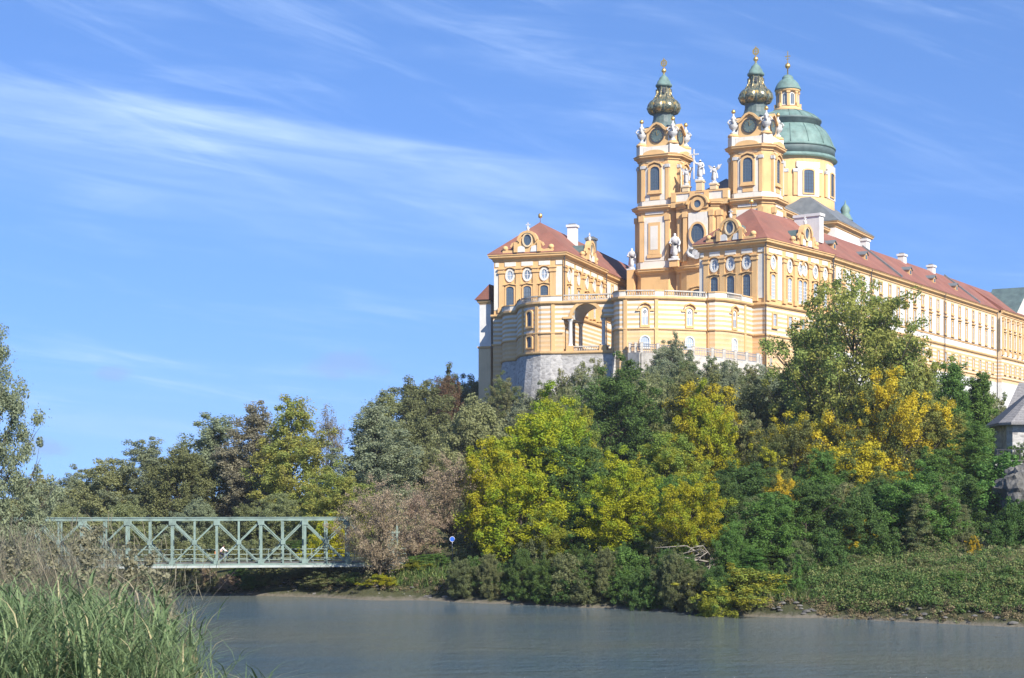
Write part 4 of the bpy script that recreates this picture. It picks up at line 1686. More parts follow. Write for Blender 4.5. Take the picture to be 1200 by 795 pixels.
def spandrel(y0, y1, mb, mname, top=TZ):
    arcp = [(mid + ar * math.cos(math.pi * i / 16), SPR + ar * math.sin(math.pi * i / 16)) for i in range(17)]
    # right half then left half, so that each outline stays simple
    mb.slab([(mid + ar, SPR), (AL, SPR), (AL, top), (mid, top)] + arcp[:9][::-1], y0, y1, mname)
    mb.slab([(mid - ar, SPR)] + arcp[8:][::-1][1:] + [(mid, top), (0, top), (0, SPR)], y0, y1, mname)


m = MB(('striped_plaster',))
m.x = AX
for y0 in (0.0, 7.0):
    spandrel(y0, y0 + 1.0, m, 'striped_plaster')
    m.box(0, .12, y0, y0 + 1.0, LOW, SPR)
    m.box(AL - .3, AL, y0, y0 + 1.0, LOW, SPR)
m.box(-.3, .0, 0.6, 8, LOW, TZ)
m.box(AL, AL + .4, .6, 8, LOW, TZ)
m.box(-.3, AL + .4, -.1, 8.0, 33.3, LOW, 'court_gravel')
m.x = Matrix.Identity(4)
arch_w = m.build('arch_wall', terrace)
m = MB(('white_plaster',))
m.x = AX
vault = [(mid + ar * math.cos(math.pi * i / 16), SPR + ar * math.sin(math.pi * i / 16)) for i in range(17)]
o2 = [(mid + (ar + .3) * math.cos(math.pi * i / 16), SPR + (ar + .3) * math.sin(math.pi * i / 16)) for i in range(17)]
m.slab(o2 + vault[::-1], 1.0, 7.0)
m.box(.0, mid - ar - .3, 1.0, 7.0, SPR, SPR + .3)
m.box(mid + ar + .3, AL, 1.0, 7.0, SPR, SPR + .3)
m.build('vault', arch_w)
m = MB(('ochre_plaster',))
m.x = AX
o3 = [(mid + (ar + .55) * math.cos(math.pi * i / 16), SPR + (ar + .55) * math.sin(math.pi * i / 16)) for i in range(17)]
v3 = [(mid + (ar + .02) * math.cos(math.pi * i / 16), SPR + (ar + .02) * math.sin(math.pi * i / 16)) for i in range(17)]
m.slab(o3 + v3[::-1], -.18, .1)
m.box(.0, mid - ar - .02, -.2, .1, SPR, SPR + .35)
m.box(mid + ar + .02, AL, -.2, .1, SPR, SPR + .35)
m.flush('arch_moulding', arch_w)
m.sweep([(0, 0), (AL, 0)], string(TZ - .45, .38, .5))
m.flush('string_course', arch_w)
m.sweep([(-.1, 0), (AL + .1, 0)], string(33.65, .35, .5))
m.build('string_course', arch_w)
for y0 in (.5, 7.5):
    for s in (-1, 1):
        c = MB(('white_plaster',))
        c.lathe([(.46, LOW), (.46, LOW + 1.15), (.38, LOW + 1.2), (.34, LOW + 1.5), (.31, SPR - .6), (.36, SPR - .5), (.42, SPR - .3), (.48, SPR - .25), (.48, SPR)], 14)
        p = AX @ Vector((mid + s * (ar + .42), y0, 0))
        c.build('column', terrace, p)
        c = MB(('ochre_plaster',))
        c.box(-.62, .62, -.62, .62, LOW, LOW + 1.05)
        c.build('pedestal', terrace, p, aang)


def balustrade(parent, path, z0, h=1.05, solid=(), step=.42, mname='parapet_stone'):
    """rail, plinth and turned balusters; one mesh per run between piers"""
    m = MB((mname,))
    m.sweep(path, [(.1, z0), (.1, z0 + .22), (-.22, z0 + .22), (-.22, z0)])
    m.sweep(path, [(.14, z0 + h - .2), (.14, z0 + h), (-.26, z0 + h), (-.26, z0 + h - .2)])
    n_ = int(plen(path) / step)
    for i in range(n_ + 1):
        t = plen(path) * (i + .5) / (n_ + 1)
        p, d = along(path, t)
        m.lathe([(.07, z0 + .22), (.11, z0 + .4), (.05, z0 + .65), (.07, z0 + h - .2)], 5, (p.x + d.y * -.06, p.y + d.x * .06), smooth=True)
    return m.build('balustrade', parent)


def sub_path(P, t0, t1):
    out = [tuple(along(P, t0)[0])]
    t = 0
    for i in range(len(P) - 1):
        t += (Vector(P[i + 1]) - Vector(P[i])).length
        if t0 + .05 < t < t1 - .05:
            out.append(tuple(P[i + 1]))
    out.append(tuple(along(P, t1)[0]))
    return out


def solid_parapet(path, z0=TZ + .05, h=1.05):
    m = MB(('cream_plaster',))
    m.sweep(path, [(.1, z0), (.1, z0 + h - .2), (-.3, z0 + h - .2), (-.3, z0)])
    m.sweep(path, [(.2, z0 + h - .198), (.2, z0 + h), (-.4, z0 + h), (-.4, z0 + h - .198)], m='ochre_plaster')
    m.build('parapet', terrace)


for P, runs in ((A_L, [(None, 611, 's'), (611.4, 631, 'b'), (631.3, 658.5, 's')]),
                (B_L, [(None, 733, 's'), (733.4, 767, 'b'), (767.3, 778, 's'), (778.3, 826, 'b'), (826.5, 851, 's'), (851.3, 869, 'b'), (869.4, None, 's')])):
    for a, b, k in runs:
        t0 = 0 if a is None else near_px(P, a)
        t1 = plen(P) if b is None else near_px(P, b)
        if t1 - t0 < .5:
            continue
        if k == 's':
            solid_parapet(sub_path(P, t0, t1))
        else:
            balustrade(terrace, sub_path(P, t0, t1), TZ + .05)
AF = [tuple((AX @ Vector((x_, 0, 0))).xy) for x_ in (0.1, AL - .1)]
balustrade(terrace, AF, TZ + .05)
balustrade(terrace, [tuple((AX @ Vector((x_, .25, 0))).xy) for x_ in (.5, AL - .75)], LOW, 1.0)
balustrade(terrace, [tuple((AX @ Vector((x_, 7.6, 0))).xy) for x_ in (.5, AL - .75)], LOW, 1.0, mname='urn_stone')
# walkway slab behind the walls
deck = MB(('court_gravel',))
inner = [(p[0] * .93 + .6, p[1] + 8.5) for p in (A_L + B_L)]
ring_pts = [(p[0], p[1] + .9) for p in (A_L + B_L)]
for i in range(len(ring_pts) - 1):
    a, b, c_, d_ = ring_pts[i], ring_pts[i + 1], inner[i + 1], inner[i]
    deck.add([(*a, TZ - .08), (*b, TZ - .08), (*c_, TZ - .08), (*d_, TZ - .08), (*a, TZ - .4), (*b, TZ - .4), (*c_, TZ - .4), (*d_, TZ - .4)],
             [(0, 1, 2, 3), (7, 6, 5, 4), (0, 4, 5, 1), (2, 6, 7, 3)])
deck.build('walkway', terrace)
m = MB(('pale_ochre_plaster',))
for P in (inner[:len(A_L)], inner[len(A_L):]):
    m.sweep(P, [(0, 33), (0, TZ - .42), (-.6, TZ - .42), (-.6, 33)])
    m.flush('court_wall', terrace)
# forecourt paving between the wings
court = MB(('court_gravel',))
court.prism([(at(606, 303), 303), (at(660, 294), 294), (at(722, 290), 290), (at(860, 292), 292), (44, 291), (75, 340), (40, 372), (12, 340)], 32.0, 33.35)
tag(court.build('forecourt'), kind='structure')

bast = thing('bastion_wall', 'battered grey rubble stone bastion carrying the left half of the terrace', 'wall', (*A_W[3], 0))
o0 = Vector(A_W[3])
bp = [A_W[0], *A_W[1:], *B_W[:3]]
bl = [(x - o0.x, y - o0.y) for x, y in bp]
m = MB(('grey_masonry',))
m.sweep(bl, [(.05, 33.65), (2.2, 14.0), (-2.2, 14.0), (-2.2, 33.65)])
m.build('wall', bast)

# promenade wall with iron railing below the right half of the terrace
PR = [(at(738, 280), 279.5), (at(752, 277.5), 277.5), (at(790, 276.5), 276.5), (at(835, 278.5), 278.5), (at(862, 281), 281), (at(888, 284.5), 284.5), (at(893, 290), 290)]
PRZ = [34.7, 34.6, 34.2, 33.8, 33.6, 33.4, 33.4]
prom = thing('promenade_wall', 'pale wall with grey railing and white posts above the wooded slope', 'wall', (*PR[0], 0))
o0 = Vector(PR[0])
m = MB(('parapet_stone',))
for i in range(len(PR) - 1):
    (x0, y0), (x1, y1) = PR[i], PR[i + 1]
    d = Vector((x1 - x0, y1 - y0)).normalized()
    nr = Vector((d.y, -d.x)) * .5
    q = [(x0 + nr.x, y0 + nr.y), (x1 + nr.x, y1 + nr.y), (x1 - nr.x, y1 - nr.y), (x0 - nr.x, y0 - nr.y)]
    za, zb = PRZ[i] - 1.45, PRZ[i + 1] - 1.45
    vs = [(px - o0.x, py - o0.y, z) for (px, py), z in zip(q, (za, zb, zb, za))] + [(px - o0.x, py - o0.y, 24) for px, py in q]
    m.add(vs, [(0, 1, 2, 3), (7, 6, 5, 4), (0, 4, 5, 1), (1, 5, 6, 2), (2, 6, 7, 3), (3, 7, 4, 0)])
m.build('wall', prom)
rl = MB(('grey_metal',))
for i in range(len(PR) - 1):
    (x0, y0), (x1, y1) = PR[i], PR[i + 1]
    a, b = Vector((x0 - o0.x, y0 - o0.y, PRZ[i])), Vector((x1 - o0.x, y1 - o0.y, PRZ[i + 1]))
    for dz in (-.06, -.45, -1.3):
        rl.bar(a + Vector((0, 0, dz)), b + Vector((0, 0, dz)), .12)
    n_ = int((b - a).length / .3)
    for k in range(n_):
        p = a.lerp(b, (k + .5) / n_)
        rl.bar(p + Vector((0, 0, -1.4)), p + Vector((0, 0, -.1)), .09)
rl.build('railing', prom)
for i in range(len(PR) - 1):
    (x0, y0), (x1, y1) = PR[i], PR[i + 1]
    for f in (0, .5):
        x_, y_, z_ = x0 + (x1 - x0) * f, y0 + (y1 - y0) * f, PRZ[i] + (PRZ[i + 1] - PRZ[i]) * f
        p = MB(('parapet_stone',))
        p.box(-.22, .22, -.22, .22, -1.5, .1)
        p.box(-.28, .28, -.28, .28, .102, .2)
        p.build('post', prom, (x_ - o0.x, y_ - o0.y, z_))

# ------------------------------------------------------------------ statues and people
def skin(name, joints, bones, m, parent=None, loc=(0, 0, 0), rz=0.0, levels=1, root=0):
    """one continuous surface grown over joints [(x,y,z,radius)] and bones [(i,j)]"""
    me = bpy.data.meshes.new(name)
    me.from_pydata([j[:3] for j in joints], bones, [])
    o = bpy.data.objects.new(name, me)
    col.objects.link(o)
    me.materials.append(MATS[m])
    md = o.modifiers.new('skin', 'SKIN')
    md.use_smooth_shade = True
    sv = me.skin_vertices[0].data
    for i, j in enumerate(joints):
        r_ = j[3]
        sv[i].radius = (r_, r_) if not hasattr(r_, '__len__') else r_
        sv[i].use_root = (i == root)
    sb = o.modifiers.new('smooth', 'SUBSURF')
    sb.levels = sb.render_levels = levels
    if parent is not None:
        o.parent = parent
    o.location = loc
    o.rotation_euler = (0, 0, rz)
    return o


def person(label, loc, rz, pose, top, legs_m, group=None):
    """figure 1.75 m tall facing -y: one skinned body; hair, shirt and trousers as parts"""
    t = thing('person', label, 'person', loc, rz, group)
    if pose == 'stand':
        hip, kn, an, toe = .92, .5, .08, (0, -.18, .04)
        J = [(0, 0, .95, .13), (0, .01, 1.15, .125), (0, .01, 1.38, .14), (0, 0, 1.5, .06), (0, -.01, 1.60, .085), (0, -.02, 1.70, .08)]
        B = [(0, 1), (1, 2), (2, 3), (3, 4), (4, 5)]
        for s in (-1, 1):
            i = len(J)
            J += [(s * .19, .01, 1.41, .06), (s * .23, .02, 1.14, .045), (s * .17, -.16, 1.02, .035), (s * .14, -.24, 1.03, .04)]
            B += [(2, i), (i, i + 1), (i + 1, i + 2), (i + 2, i + 3)]
            i = len(J)
            J += [(s * .10, 0, .86, .09), (s * .11, -.01, .48, .06), (s * .11, .02, .08, .045), (s * .12, -.15, .04, .04)]
            B += [(0, i), (i, i + 1), (i + 1, i + 2), (i + 2, i + 3)]
        arms = [(6, 7, 8), (10 + 4, 15, 16)]
        sh = [(0, 0, .93, .15), (0, .01, 1.15, .145), (0, .01, 1.38, .16), (0, 0, 1.47, .08)]
        shb = [(0, 1), (1, 2), (2, 3)]
        for s in (-1, 1):
            i = len(sh)
            sh += [(s * .19, .01, 1.41, .08), (s * .23, .02, 1.14, .06), (s * .18, -.13, 1.04, .05)]
            shb += [(2, i), (i, i + 1), (i + 1, i + 2)]
        tr = [(0, 0, .95, .15)]
        trb = []
        for s in (-1, 1):
            i = len(tr)
            tr += [(s * .10, 0, .84, .11), (s * .11, -.01, .48, .08), (s * .11, .02, .1, .065)]
            trb += [(0, i), (i, i + 1), (i + 1, i + 2)]
        head = (0, -.015, 1.655)
    else:       # riding a bicycle, leaning to the bars (-y is forward)
        J = [(0, .22, .95, .13), (0, .12, 1.15, .125), (0, -.03, 1.36, .14), (0, -.09, 1.46, .06), (0, -.14, 1.55, .085), (0, -.17, 1.64, .08)]
        B = [(0, 1), (1, 2), (2, 3), (3, 4), (4, 5)]
        for s in (-1, 1):
            i = len(J)
            J += [(s * .19, -.04, 1.37, .06), (s * .24, -.22, 1.16, .045), (s * .24, -.46, 1.07, .035), (s * .24, -.54, 1.06, .04)]
            B += [(2, i), (i, i + 1), (i + 1, i + 2), (i + 2, i + 3)]
            i = len(J)
            kz = .62 if s > 0 else .78
            J += [(s * .10, .18, .90, .09), (s * .12, -.14, kz, .06), (s * .12, .06 if s > 0 else .0, kz - .42, .045), (s * .12, -.1 if s > 0 else -.16, kz - .47, .04)]
            B += [(0, i), (i, i + 1), (i + 1, i + 2), (i + 2, i + 3)]
        sh = [(0, .21, .95, .15), (0, .12, 1.15, .15), (0, -.03, 1.36, .16), (0, -.08, 1.44, .08)]
        shb = [(0, 1), (1, 2), (2, 3)]
        for s in (-1, 1):
            i = len(sh)
            sh += [(s * .19, -.04, 1.37, .08), (s * .24, -.22, 1.16, .06), (s * .24, -.42, 1.08, .05)]
            shb += [(2, i), (i, i + 1), (i + 1, i + 2)]
        tr = [(0, .22, .95, .15)]
        trb = []
        for s in (-1, 1):
            i = len(tr)
            kz = .62 if s > 0 else .78
            tr += [(s * .10, .17, .89, .11), (s * .12, -.14, kz, .08), (s * .12, .05 if s > 0 else -.01, kz - .38, .06)]
            trb += [(0, i), (i, i + 1), (i + 1, i + 2)]
        head = (0, -.155, 1.60)
    skin('body', J, B, 'skin', t)
    skin('shirt', sh, shb, top, t)
    skin('trousers', tr, trb, legs_m, t)
    h = MB(('hair_brown',))
    h.lathe([(.02, .125), (.07, .115), (.105, .06), (.108, 0), (.10, -.05), (.085, -.07)], 12)
    h.build('hair', t, (head[0], head[1] + .025, head[2]))
    f = MB(('skin',))
    f.slab([(-.012, -.03), (.012, -.03), (.006, .02), (-.006, .02)], -.115, -.07)
    for s in (-1, 1):
        f.slab(ellipse(.012, .008, .025, 6), -.092, -.06, 'dark_cloth') if s == 0 else None
        f.x = Matrix.Translation((s * .035, 0, 0))
        f.slab(ellipse(.014, .009, .025, 6), -.098, -.06, 'dark_cloth')
        f.x = Matrix.Translation((s * .088, 0, 0))
        f.slab(ellipse(.012, .03, 0, 8), -.02, .02)
    f.x = Matrix.Identity(4)
    f.slab([(-.03, -.058), (.03, -.058), (.025, -.048), (-.025, -.048)], -.096, -.06, 'orange_bag')
    f.build('face', t, head)
    return t


def statue(label, loc, rz, h, kind, group):
    """carved robed figure on a small plinth, facing -y"""
    t = thing('statue', label, 'statue', loc, rz, group)
    s = h / 1.9
    k = MB(('statue_stone',))
    k.box(-.34, .34, -.3, .3, 0, .12)
    k.lathe([(.30, .12), (.26, .2), (.28, .26)], 10)
    k.build('plinth', t).scale = (s, s, s)
    J = [(0, 0, .24, .24), (.03, -.03, .6, .21), (-.02, 0, .95, .19), (0, 0, 1.2, .17), (.01, .01, 1.45, .19), (0, 0, 1.6, .08), (.02, -.03, 1.72, .105), (.02, -.04, 1.83, .085)]
    B = [(i, i + 1) for i in range(7)]
    if kind == 'cross':
        J += [(-.24, 0, 1.5, .1), (-.42, -.08, 1.55, .08), (-.5, -.12, 1.85, .06), (.24, 0, 1.48, .1), (.38, -.1, 1.2, .08), (.2, -.25, 1.1, .06)]
    elif kind == 'wings':
        J += [(-.24, 0, 1.48, .1), (-.36, -.12, 1.2, .08), (-.2, -.28, 1.15, .06), (.24, 0, 1.5, .1), (.44, -.1, 1.6, .08), (.52, -.15, 1.9, .06)]
    else:
        J += [(-.23, 0, 1.46, .1), (-.36, -.05, 1.15, .08), (-.12, -.26, 1.12, .06), (.23, 0, 1.46, .1), (.38, -.02, 1.15, .09), (.36, -.2, .95, .06)]
    B += [(4, 8), (8, 9), (9, 10), (4, 11), (11, 12), (12, 13)]
    # folds of the cloak
    J += [(.26, .1, 1.0, .1), (.3, .1, .5, .13), (-.22, .12, .9, .1), (-.26, .1, .4, .12)]
    B += [(4, 14), (14, 15), (4, 16), (16, 17)]
    skin('figure', J, B, 'statue_stone', t).scale = (s, s, s)
    if kind == 'cross':
        c = MB(('statue_stone',))
        c.bar((-.52, -.15, .15), (-.52, -.15, 2.75), .11)
        c.bar((-.95, -.15, 2.3), (-.09, -.15, 2.3), .11)
        c.build('cross', t).scale = (s, s, s)
    if kind == 'wings':
        for sg in (-1, 1):
            c = MB(('statue_stone',))
            c.slab([(sg * .08, 1.3), (sg * .5, 1.55), (sg * .75, 2.0), (sg * .55, 1.95), (sg * .3, 1.8), (sg * .08, 1.55)][::sg], .14, .26)
            c.build('wing', t).scale = (s, s, s)
    return t


def ch_pt(x, y, z):
    v = rot(R(-28)) @ Vector((x, y, 0))
    return (CH.x + v.x, CH.y + v.y, z)


SG = 'white statues on the church front'
statue('tall white statue of a man holding a big cross on top of the church gable', ch_pt(0, .1, 71.3), R(-28), 4.3, 'cross', SG)
statue('white winged angel statue beside the cross bearer, next to the right bell tower', ch_pt(2.9, .1, 70.5), R(-28), 3.6, 'wings', SG)
statue('white winged angel statue beside the cross bearer, next to the left bell tower', ch_pt(-2.9, .1, 70.5), R(-28), 3.6, 'wings', SG)
statue('large white robed statue standing halfway up at the left tower beside the oval window', ch_pt(-5.0, -.75, 55.95), R(-28), 5.6, 'robe', SG)
statue('large white robed statue at the right tower, half hidden behind the hall pavilion', ch_pt(5.0, -.75, 55.95), R(-28), 5.6, 'robe', SG)
statue('white statue on the lowest level above the terrace balustrade, beside the church door', ch_pt(-4.4, -1.9, 43.6), R(-28), 5.0, 'robe', SG)
statue('white statue at the outer left edge of the left bell tower', ch_pt(-15.0, 1.0, 54.85), R(-28), 4.6, 'robe', SG)
pl = MB(('ochre_plaster',))
pl.box(-1, 1, -1.1, 1.0, 32, 43.55)
pl.flush('statue_pier', church, (-4.4, -1.9, 0))
pl.box(-.75, .75, -.7, .7, 32, 54.85)
pl.build('statue_pier', church, (-15.0, 1.0, 0))

vis = AX @ Vector((mid + .9, 6.2, 0))
person('visitor in dark clothes looking out of the terrace arch, left of the pair', (TO.x + vis.x, TO.y + vis.y, LOW), aang, 'stand', 'dark_cloth', 'dark_cloth', 'visitors in the terrace arch')
vis = AX @ Vector((mid + 1.7, 6.0, 0))
person('visitor in dark clothes looking out of the terrace arch, right of the pair', (TO.x + vis.x, TO.y + vis.y, LOW), aang + .5, 'stand', 'dark_cloth', 'blue_cloth', 'visitors in the terrace arch')

# ------------------------------------------------------------------ truss bridge
BR = R(9.8)
bo = Vector((at(254, 165), 165.0))
bridge = thing('truss_bridge', 'pale green steel truss footbridge over the water', 'bridge', (bo.x, bo.y, 0), BR)
PX = 0.0825
PAN = 4.24
nodes = [(k - 5) * PAN for k in range(0, 9)]        # x of the main panel points; 0 = photo column 254
ZB, ZT = 3.18, 7.62
for side, yy in (('near', 0.0), ('far', 3.2)):
    m = MB(('steel_green',))
    m.box(nodes[0] - .2, nodes[-1] + .2, yy - .17, yy + .17, ZT - .14, ZT + .14)
    m.box(nodes[0] - .2, nodes[-1] + .2, yy - .24, yy + .24, ZT + .142, ZT + .18)
    m.box(nodes[0] - 1.0, nodes[-1] + 5.6, yy - .14, yy + .14, ZB - .02, ZB + .16)
    m.box(nodes[0] - 1.0, nodes[-1] + 5.6, yy - .2, yy + .2, ZB - .24, ZB - .022, 'flange_paint')
    for k, x in enumerate(nodes):
        m.box(x - .125, x + .125, yy - .1, yy + .1, ZB + .16, ZT - .2)
        m.box(x - .3, x + .3, yy - .165, yy - .135, ZB + .1, ZB + .55)
        m.box(x - .3, x + .3, yy - .185, yy - .155, ZT - .55, ZT - .1)
        if k < len(nodes) - 1:
            xm = x + PAN / 2
            m.box(xm - .085, xm + .085, yy - .08, yy + .08, ZB + .16, ZT - .2)
            m.bar((x + .12, yy - .02, ZT - .3), (x + PAN - .12, yy - .02, ZB + .2), .08, .10)
            m.bar((x + .05, yy + .05, ZT - .48), (x + PAN - .27, yy + .05, ZB + .2), .07, .06)
            m.bar((x + .12, yy + .08, ZB + .2), (x + PAN - .12, yy + .08, ZT - .3), .08, .11)
            zc = (ZB + ZT) / 2
            m.box(xm - .22, xm + .22, yy - .135, yy - .105, zc - .22, zc + .22)
    m.bar((nodes[-1] + .1, yy, ZT - .1), (nodes[-1] + 1.5, yy, ZB + 2.6), .14, .2)
    m.build('truss', bridge)
    r_ = MB(('steel_pale',))
    y2 = yy + (.35 if side == 'near' else -.35)
    for z in ((ZB + .5,) if side == 'near' else (ZB + .55, ZB + .95, ZB + 1.45)):
        r_.box(nodes[0] - 3, nodes[-1] + 6, y2 - .035, y2 + .035, z - .035, z + .035)
    x = nodes[0]
    while x < nodes[-1] + 6:
        r_.box(x + .8 - .03, x + .8 + .03, y2 - .03, y2 + .03, ZB + .2, ZB + (.5 if side == 'near' else 1.42))
        x += PAN / 2
    r_.build('railing', bridge)
d = MB(('deck_boards',))
d.box(nodes[0] - 4, nodes[-1] + 6.2, .25, 2.95, ZB + .1, ZB + .25)
for k in range(-8, 8):
    d.box(k * PAN / 2 - .08, k * PAN / 2 + .08, .13, 3.07, ZB - .25, ZB + .098, 'steel_green')
d.build('deck', bridge)
t_ = MB(('steel_green',))
for x in nodes[::1]:
    t_.box(x - .08, x + .08, .17, 3.03, ZT - .1, ZT + .08)
t_.build('top_bracing', bridge)

pier_x = (at(460, 166.5) - bo.x) / math.cos(BR)
pier = thing('bridge_pier', 'concrete pier carrying a grey lattice post at the right end of the footbridge', 'pier', (at(460, 168.5), 168.5, 0), BR)
m = MB(('concrete',))
m.box(-.55, .55, -.6, 3.6, -1, 3.1)
m.box(-.75, .75, -.8, 3.8, 3.102, 3.35)
m.build('pier_base', pier)
m = MB(('steel_pale',))
for x in (-.5, .0, .45):
    m.box(x - .1, x + .1, -.1, .1, 3.35, 7.4 if x > .2 else 6.2)
for k in range(6):
    z = 3.5 + k * .5
    m.bar((-.5, -.02, z), (.45, -.02, z + .45), .07)
    m.bar((.45, .05, z), (-.5, .05, z + .45), .07)
m.box(-.75, .7, -.14, .14, 6.2, 6.4)
m.build('lattice_post', pier)

# cyclist on the bridge
cx = Vector((.55, 1.3, ZB + .25))
cp = Matrix.Translation((bo.x, bo.y, 0)) @ rot(BR) @ cx
bike = thing('bicycle', 'bicycle with an orange basket ridden across the footbridge', 'bicycle', tuple(cp), BR + math.pi / 2)
for y in (-.52, .52):
    m = MB(('rubber',))
    pts = [(0, y + .33 * math.cos(a * math.pi / 10), .35 + .33 * math.sin(a * math.pi / 10)) for a in range(21)]
    m.tube(pts, .025, 5)
    for a in range(8):
        m.tube([(0, y, .35), (0, y + .32 * math.cos(a * math.pi / 4), .35 + .32 * math.sin(a * math.pi / 4))], .006, 3, 'grey_metal')
    m.build('wheel', bike)
m = MB(('bike_paint',))
for a, b in (((0, .52, .35), (0, .08, .32)), ((0, .08, .32), (0, .22, .85)), ((0, .22, .8), (0, .52, .35)), ((0, .08, .32), (0, -.38, .78)), ((0, .2, .75), (0, -.4, .85)), ((0, -.4, .98), (0, -.52, .35))):
    m.tube([a, b], .02, 6)
m.build('frame', bike)
m = MB(('rubber',))
m.tube([(-.27, -.42, 1.03), (0, -.42, 1.0), (.27, -.42, 1.03)], .018, 6)
m.build('handlebar', bike)
m = MB(('rubber',))
m.lathe([(.04, .84), (.11, .87), (.1, .91), (.02, .92)], 8, (0, .24))
m.build('saddle', bike)
m = MB(('orange_bag',))
m.prism([(-.16, .42), (.16, .42), (.19, .74), (-.19, .74)], .78, 1.05)
m.build('basket', bike)
person('cyclist in a white top riding across the footbridge', tuple(cp), BR + math.pi / 2, 'ride', 'white_cloth', 'dark_cloth')

# round blue cycle-path sign on the bank
sx, sy = at(530, 171), 171.0
sg = thing('road_sign', 'round blue sign on a thin post among the brown shrubs', 'sign', (sx, sy, gz(sx, sy)))
hs = zat(632, 171) - gz(sx, sy)
m = MB(('grey_metal',))
m.tube([(0, 0, -.2), (0, 0, hs + .3)], .04, 8)
m.build('post', sg)
m = MB(('sign_blue',))
m.slab(ellipse(.27, .27, hs, 24), -.09, -.05)
m.ring(ellipse(.27, .27, hs, 24), ellipse(.24, .24, hs, 24), -.094, -.088, 'white_paint')
m.build('sign_disc', sg)

# ------------------------------------------------------------------ stone house on the right, rocks
hx, hy = at(1181, 182), 182.0
house = thing('stone_house', 'grey stone house with steep wooden shingle roof at the right edge', 'house', (hx, hy, 0), R(-6))
m = MB(('grey_masonry',))
m.prism([(0, .7), (.5, 0), (9, 0), (9, 8), (0, 8)], 9.0, 17.9)
m.build('wall', house)
m = MB(('wood_shingles',))
base = [(-.9, .3), (.2, -.9), (9.9, -.9), (9.9, 8.9), (-.9, 8.9)]
apex = [(4.2, 3.9, 22.3), (7.5, 3.9, 22.3)]
vs = [(x, y, 17.7) for x, y in base] + apex + [(x, y, 17.45) for x, y in base]
m.add(vs, [(0, 1, 5), (1, 2, 6, 5), (2, 3, 6), (3, 4, 5, 6), (4, 0, 5), (0, 7, 8, 1), (1, 8, 9, 2), (2, 9, 10, 3), (3, 10, 11, 4), (4, 11, 7, 0), (11, 10, 9, 8, 7)])
m.build('roof', house)
window('house', house, (2.9, 0, 15.2), 0)
window('house', house, (6.0, 0, 15.2), 0)
h2 = thing('outbuilding', 'small grey gabled building just behind the stone house', 'house', (at(1186, 198), 198.0, 0), R(-18))
m = MB(('grey_masonry',))
m.box(0, 7, 0, 6, 12, 20.2)
m.build('wall', h2)
m = MB(('wood_shingles',))
m.x = Matrix.Translation((3.5, 3, 0)) @ rot(math.pi / 2)
hip_roof(m, -3.5, 3.5, -4.0, 4.0, 20.1, 23.2, 1.2, 1.2)
m.build('roof', h2)


def rock(name, label, loc, size, seed, cat='rock', group=None, m='rock_stone'):
    bm = bmesh.new()
    bmesh.ops.create_icosphere(bm, subdivisions=4, radius=1.0)
    for v in bm.verts:
        p = v.co * 1.3 + Vector((seed * 7.3, seed * 3.1, seed))
        d = mnoise.fractal(p, 0.8, 2.1, 5) * .35 + (mnoise.cell(p * 1.6) - .5) * .10
        v.co *= 1 + d
        v.co = Vector((v.co.x * size[0], v.co.y * size[1], v.co.z * size[2]))
    me = bpy.data.meshes.new(name)
    bm.to_mesh(me)
    bm.free()
    me.materials.append(MATS[m])
    o = place(name, me, None, loc)
    return tag(o, label, cat, group)


rock('boulder', 'dark rugged boulder below the stone house at the right edge', (at(1196, 165), 165.0, zat(577, 165)), (2.2, 2.4, 2.6), 1)
rock('rock_face', 'pale grey rock face under the bright green bush, left of the dark boulder', (at(1172, 168), 168.0, zat(603, 168)), (2.9, 2.0, 1.9), 5)
rock('rock_face', 'broken pale rock between the golden tree and the green trees', (at(1040, 180), 180.0, zat(608, 180)), (3.4, 2.0, 2.6), 9)
rock('rock_face', 'small pale rock outcrop in the shade left of the golden tree', (at(962, 192), 192.0, zat(566, 192)), (1.5, 1.2, 1.0), 12)
wl = thing('retaining_wall', 'low stone retaining wall in front of the stone house', 'wall', (at(1166, 172), 172.0, 0), R(-8))
m = MB(('grey_masonry',))
m.box(0, 8, 0, 1.0, 6, zat(543, 172))
m.box(-.1, 9.1, -.1, 1.1, zat(541, 172) + .002, zat(541, 172) + .16, 'rock_stone')
m.build('wall', wl)
m = MB(('pipe_metal',))
zz = zat(541, 172) + .22
for k in range(6):
    m.box(.3 + k * .55, .36 + k * .55, .45, .51, zz, zz + 1.0)
for z in (.5, .97):
    m.box(.2, 3.2, .45, .51, zz + z, zz + z + .06)
m.build('railing', wl)

# ------------------------------------------------------------------ trees and shrubs
def leaf_arrays(rng, centers, radii, per, size, flat=0.8, up=0.35, tone=None):
    """diamond leaves scattered through clumps -> verts, quads, leaf tone, clump tone"""
    n = len(centers)
    tot = n * per
    ci = np.repeat(np.arange(n), per)
    d = rng.normal(size=(tot, 3))
    d /= np.linalg.norm(d, axis=1, keepdims=True)
    rr = rng.random(tot) ** 0.45
    P = centers[ci] + d * (rr * radii[ci])[:, None] * np.array([1, 1, flat])
    nrm = d * 0.7 + np.array([0, 0, up]) + rng.normal(size=(tot, 3)) * 0.55
    nrm /= np.linalg.norm(nrm, axis=1, keepdims=True)
    t = np.cross(nrm, rng.normal(size=(tot, 3)))
    t /= np.linalg.norm(t, axis=1, keepdims=True)
    b = np.cross(nrm, t)
    s = size * (0.65 + 0.7 * rng.random(tot))[:, None]
    V = np.stack([P - t * s * .5, P + b * s * .3 + nrm * s * .08, P + t * s * .5, P - b * s * .3 + nrm * s * .08], 1).reshape(-1, 3)
    Q = np.arange(tot * 4).reshape(-1, 4)
    ct = (rng.random(n) if tone is None else tone)
    return V, Q, rng.random(tot), ct[ci]


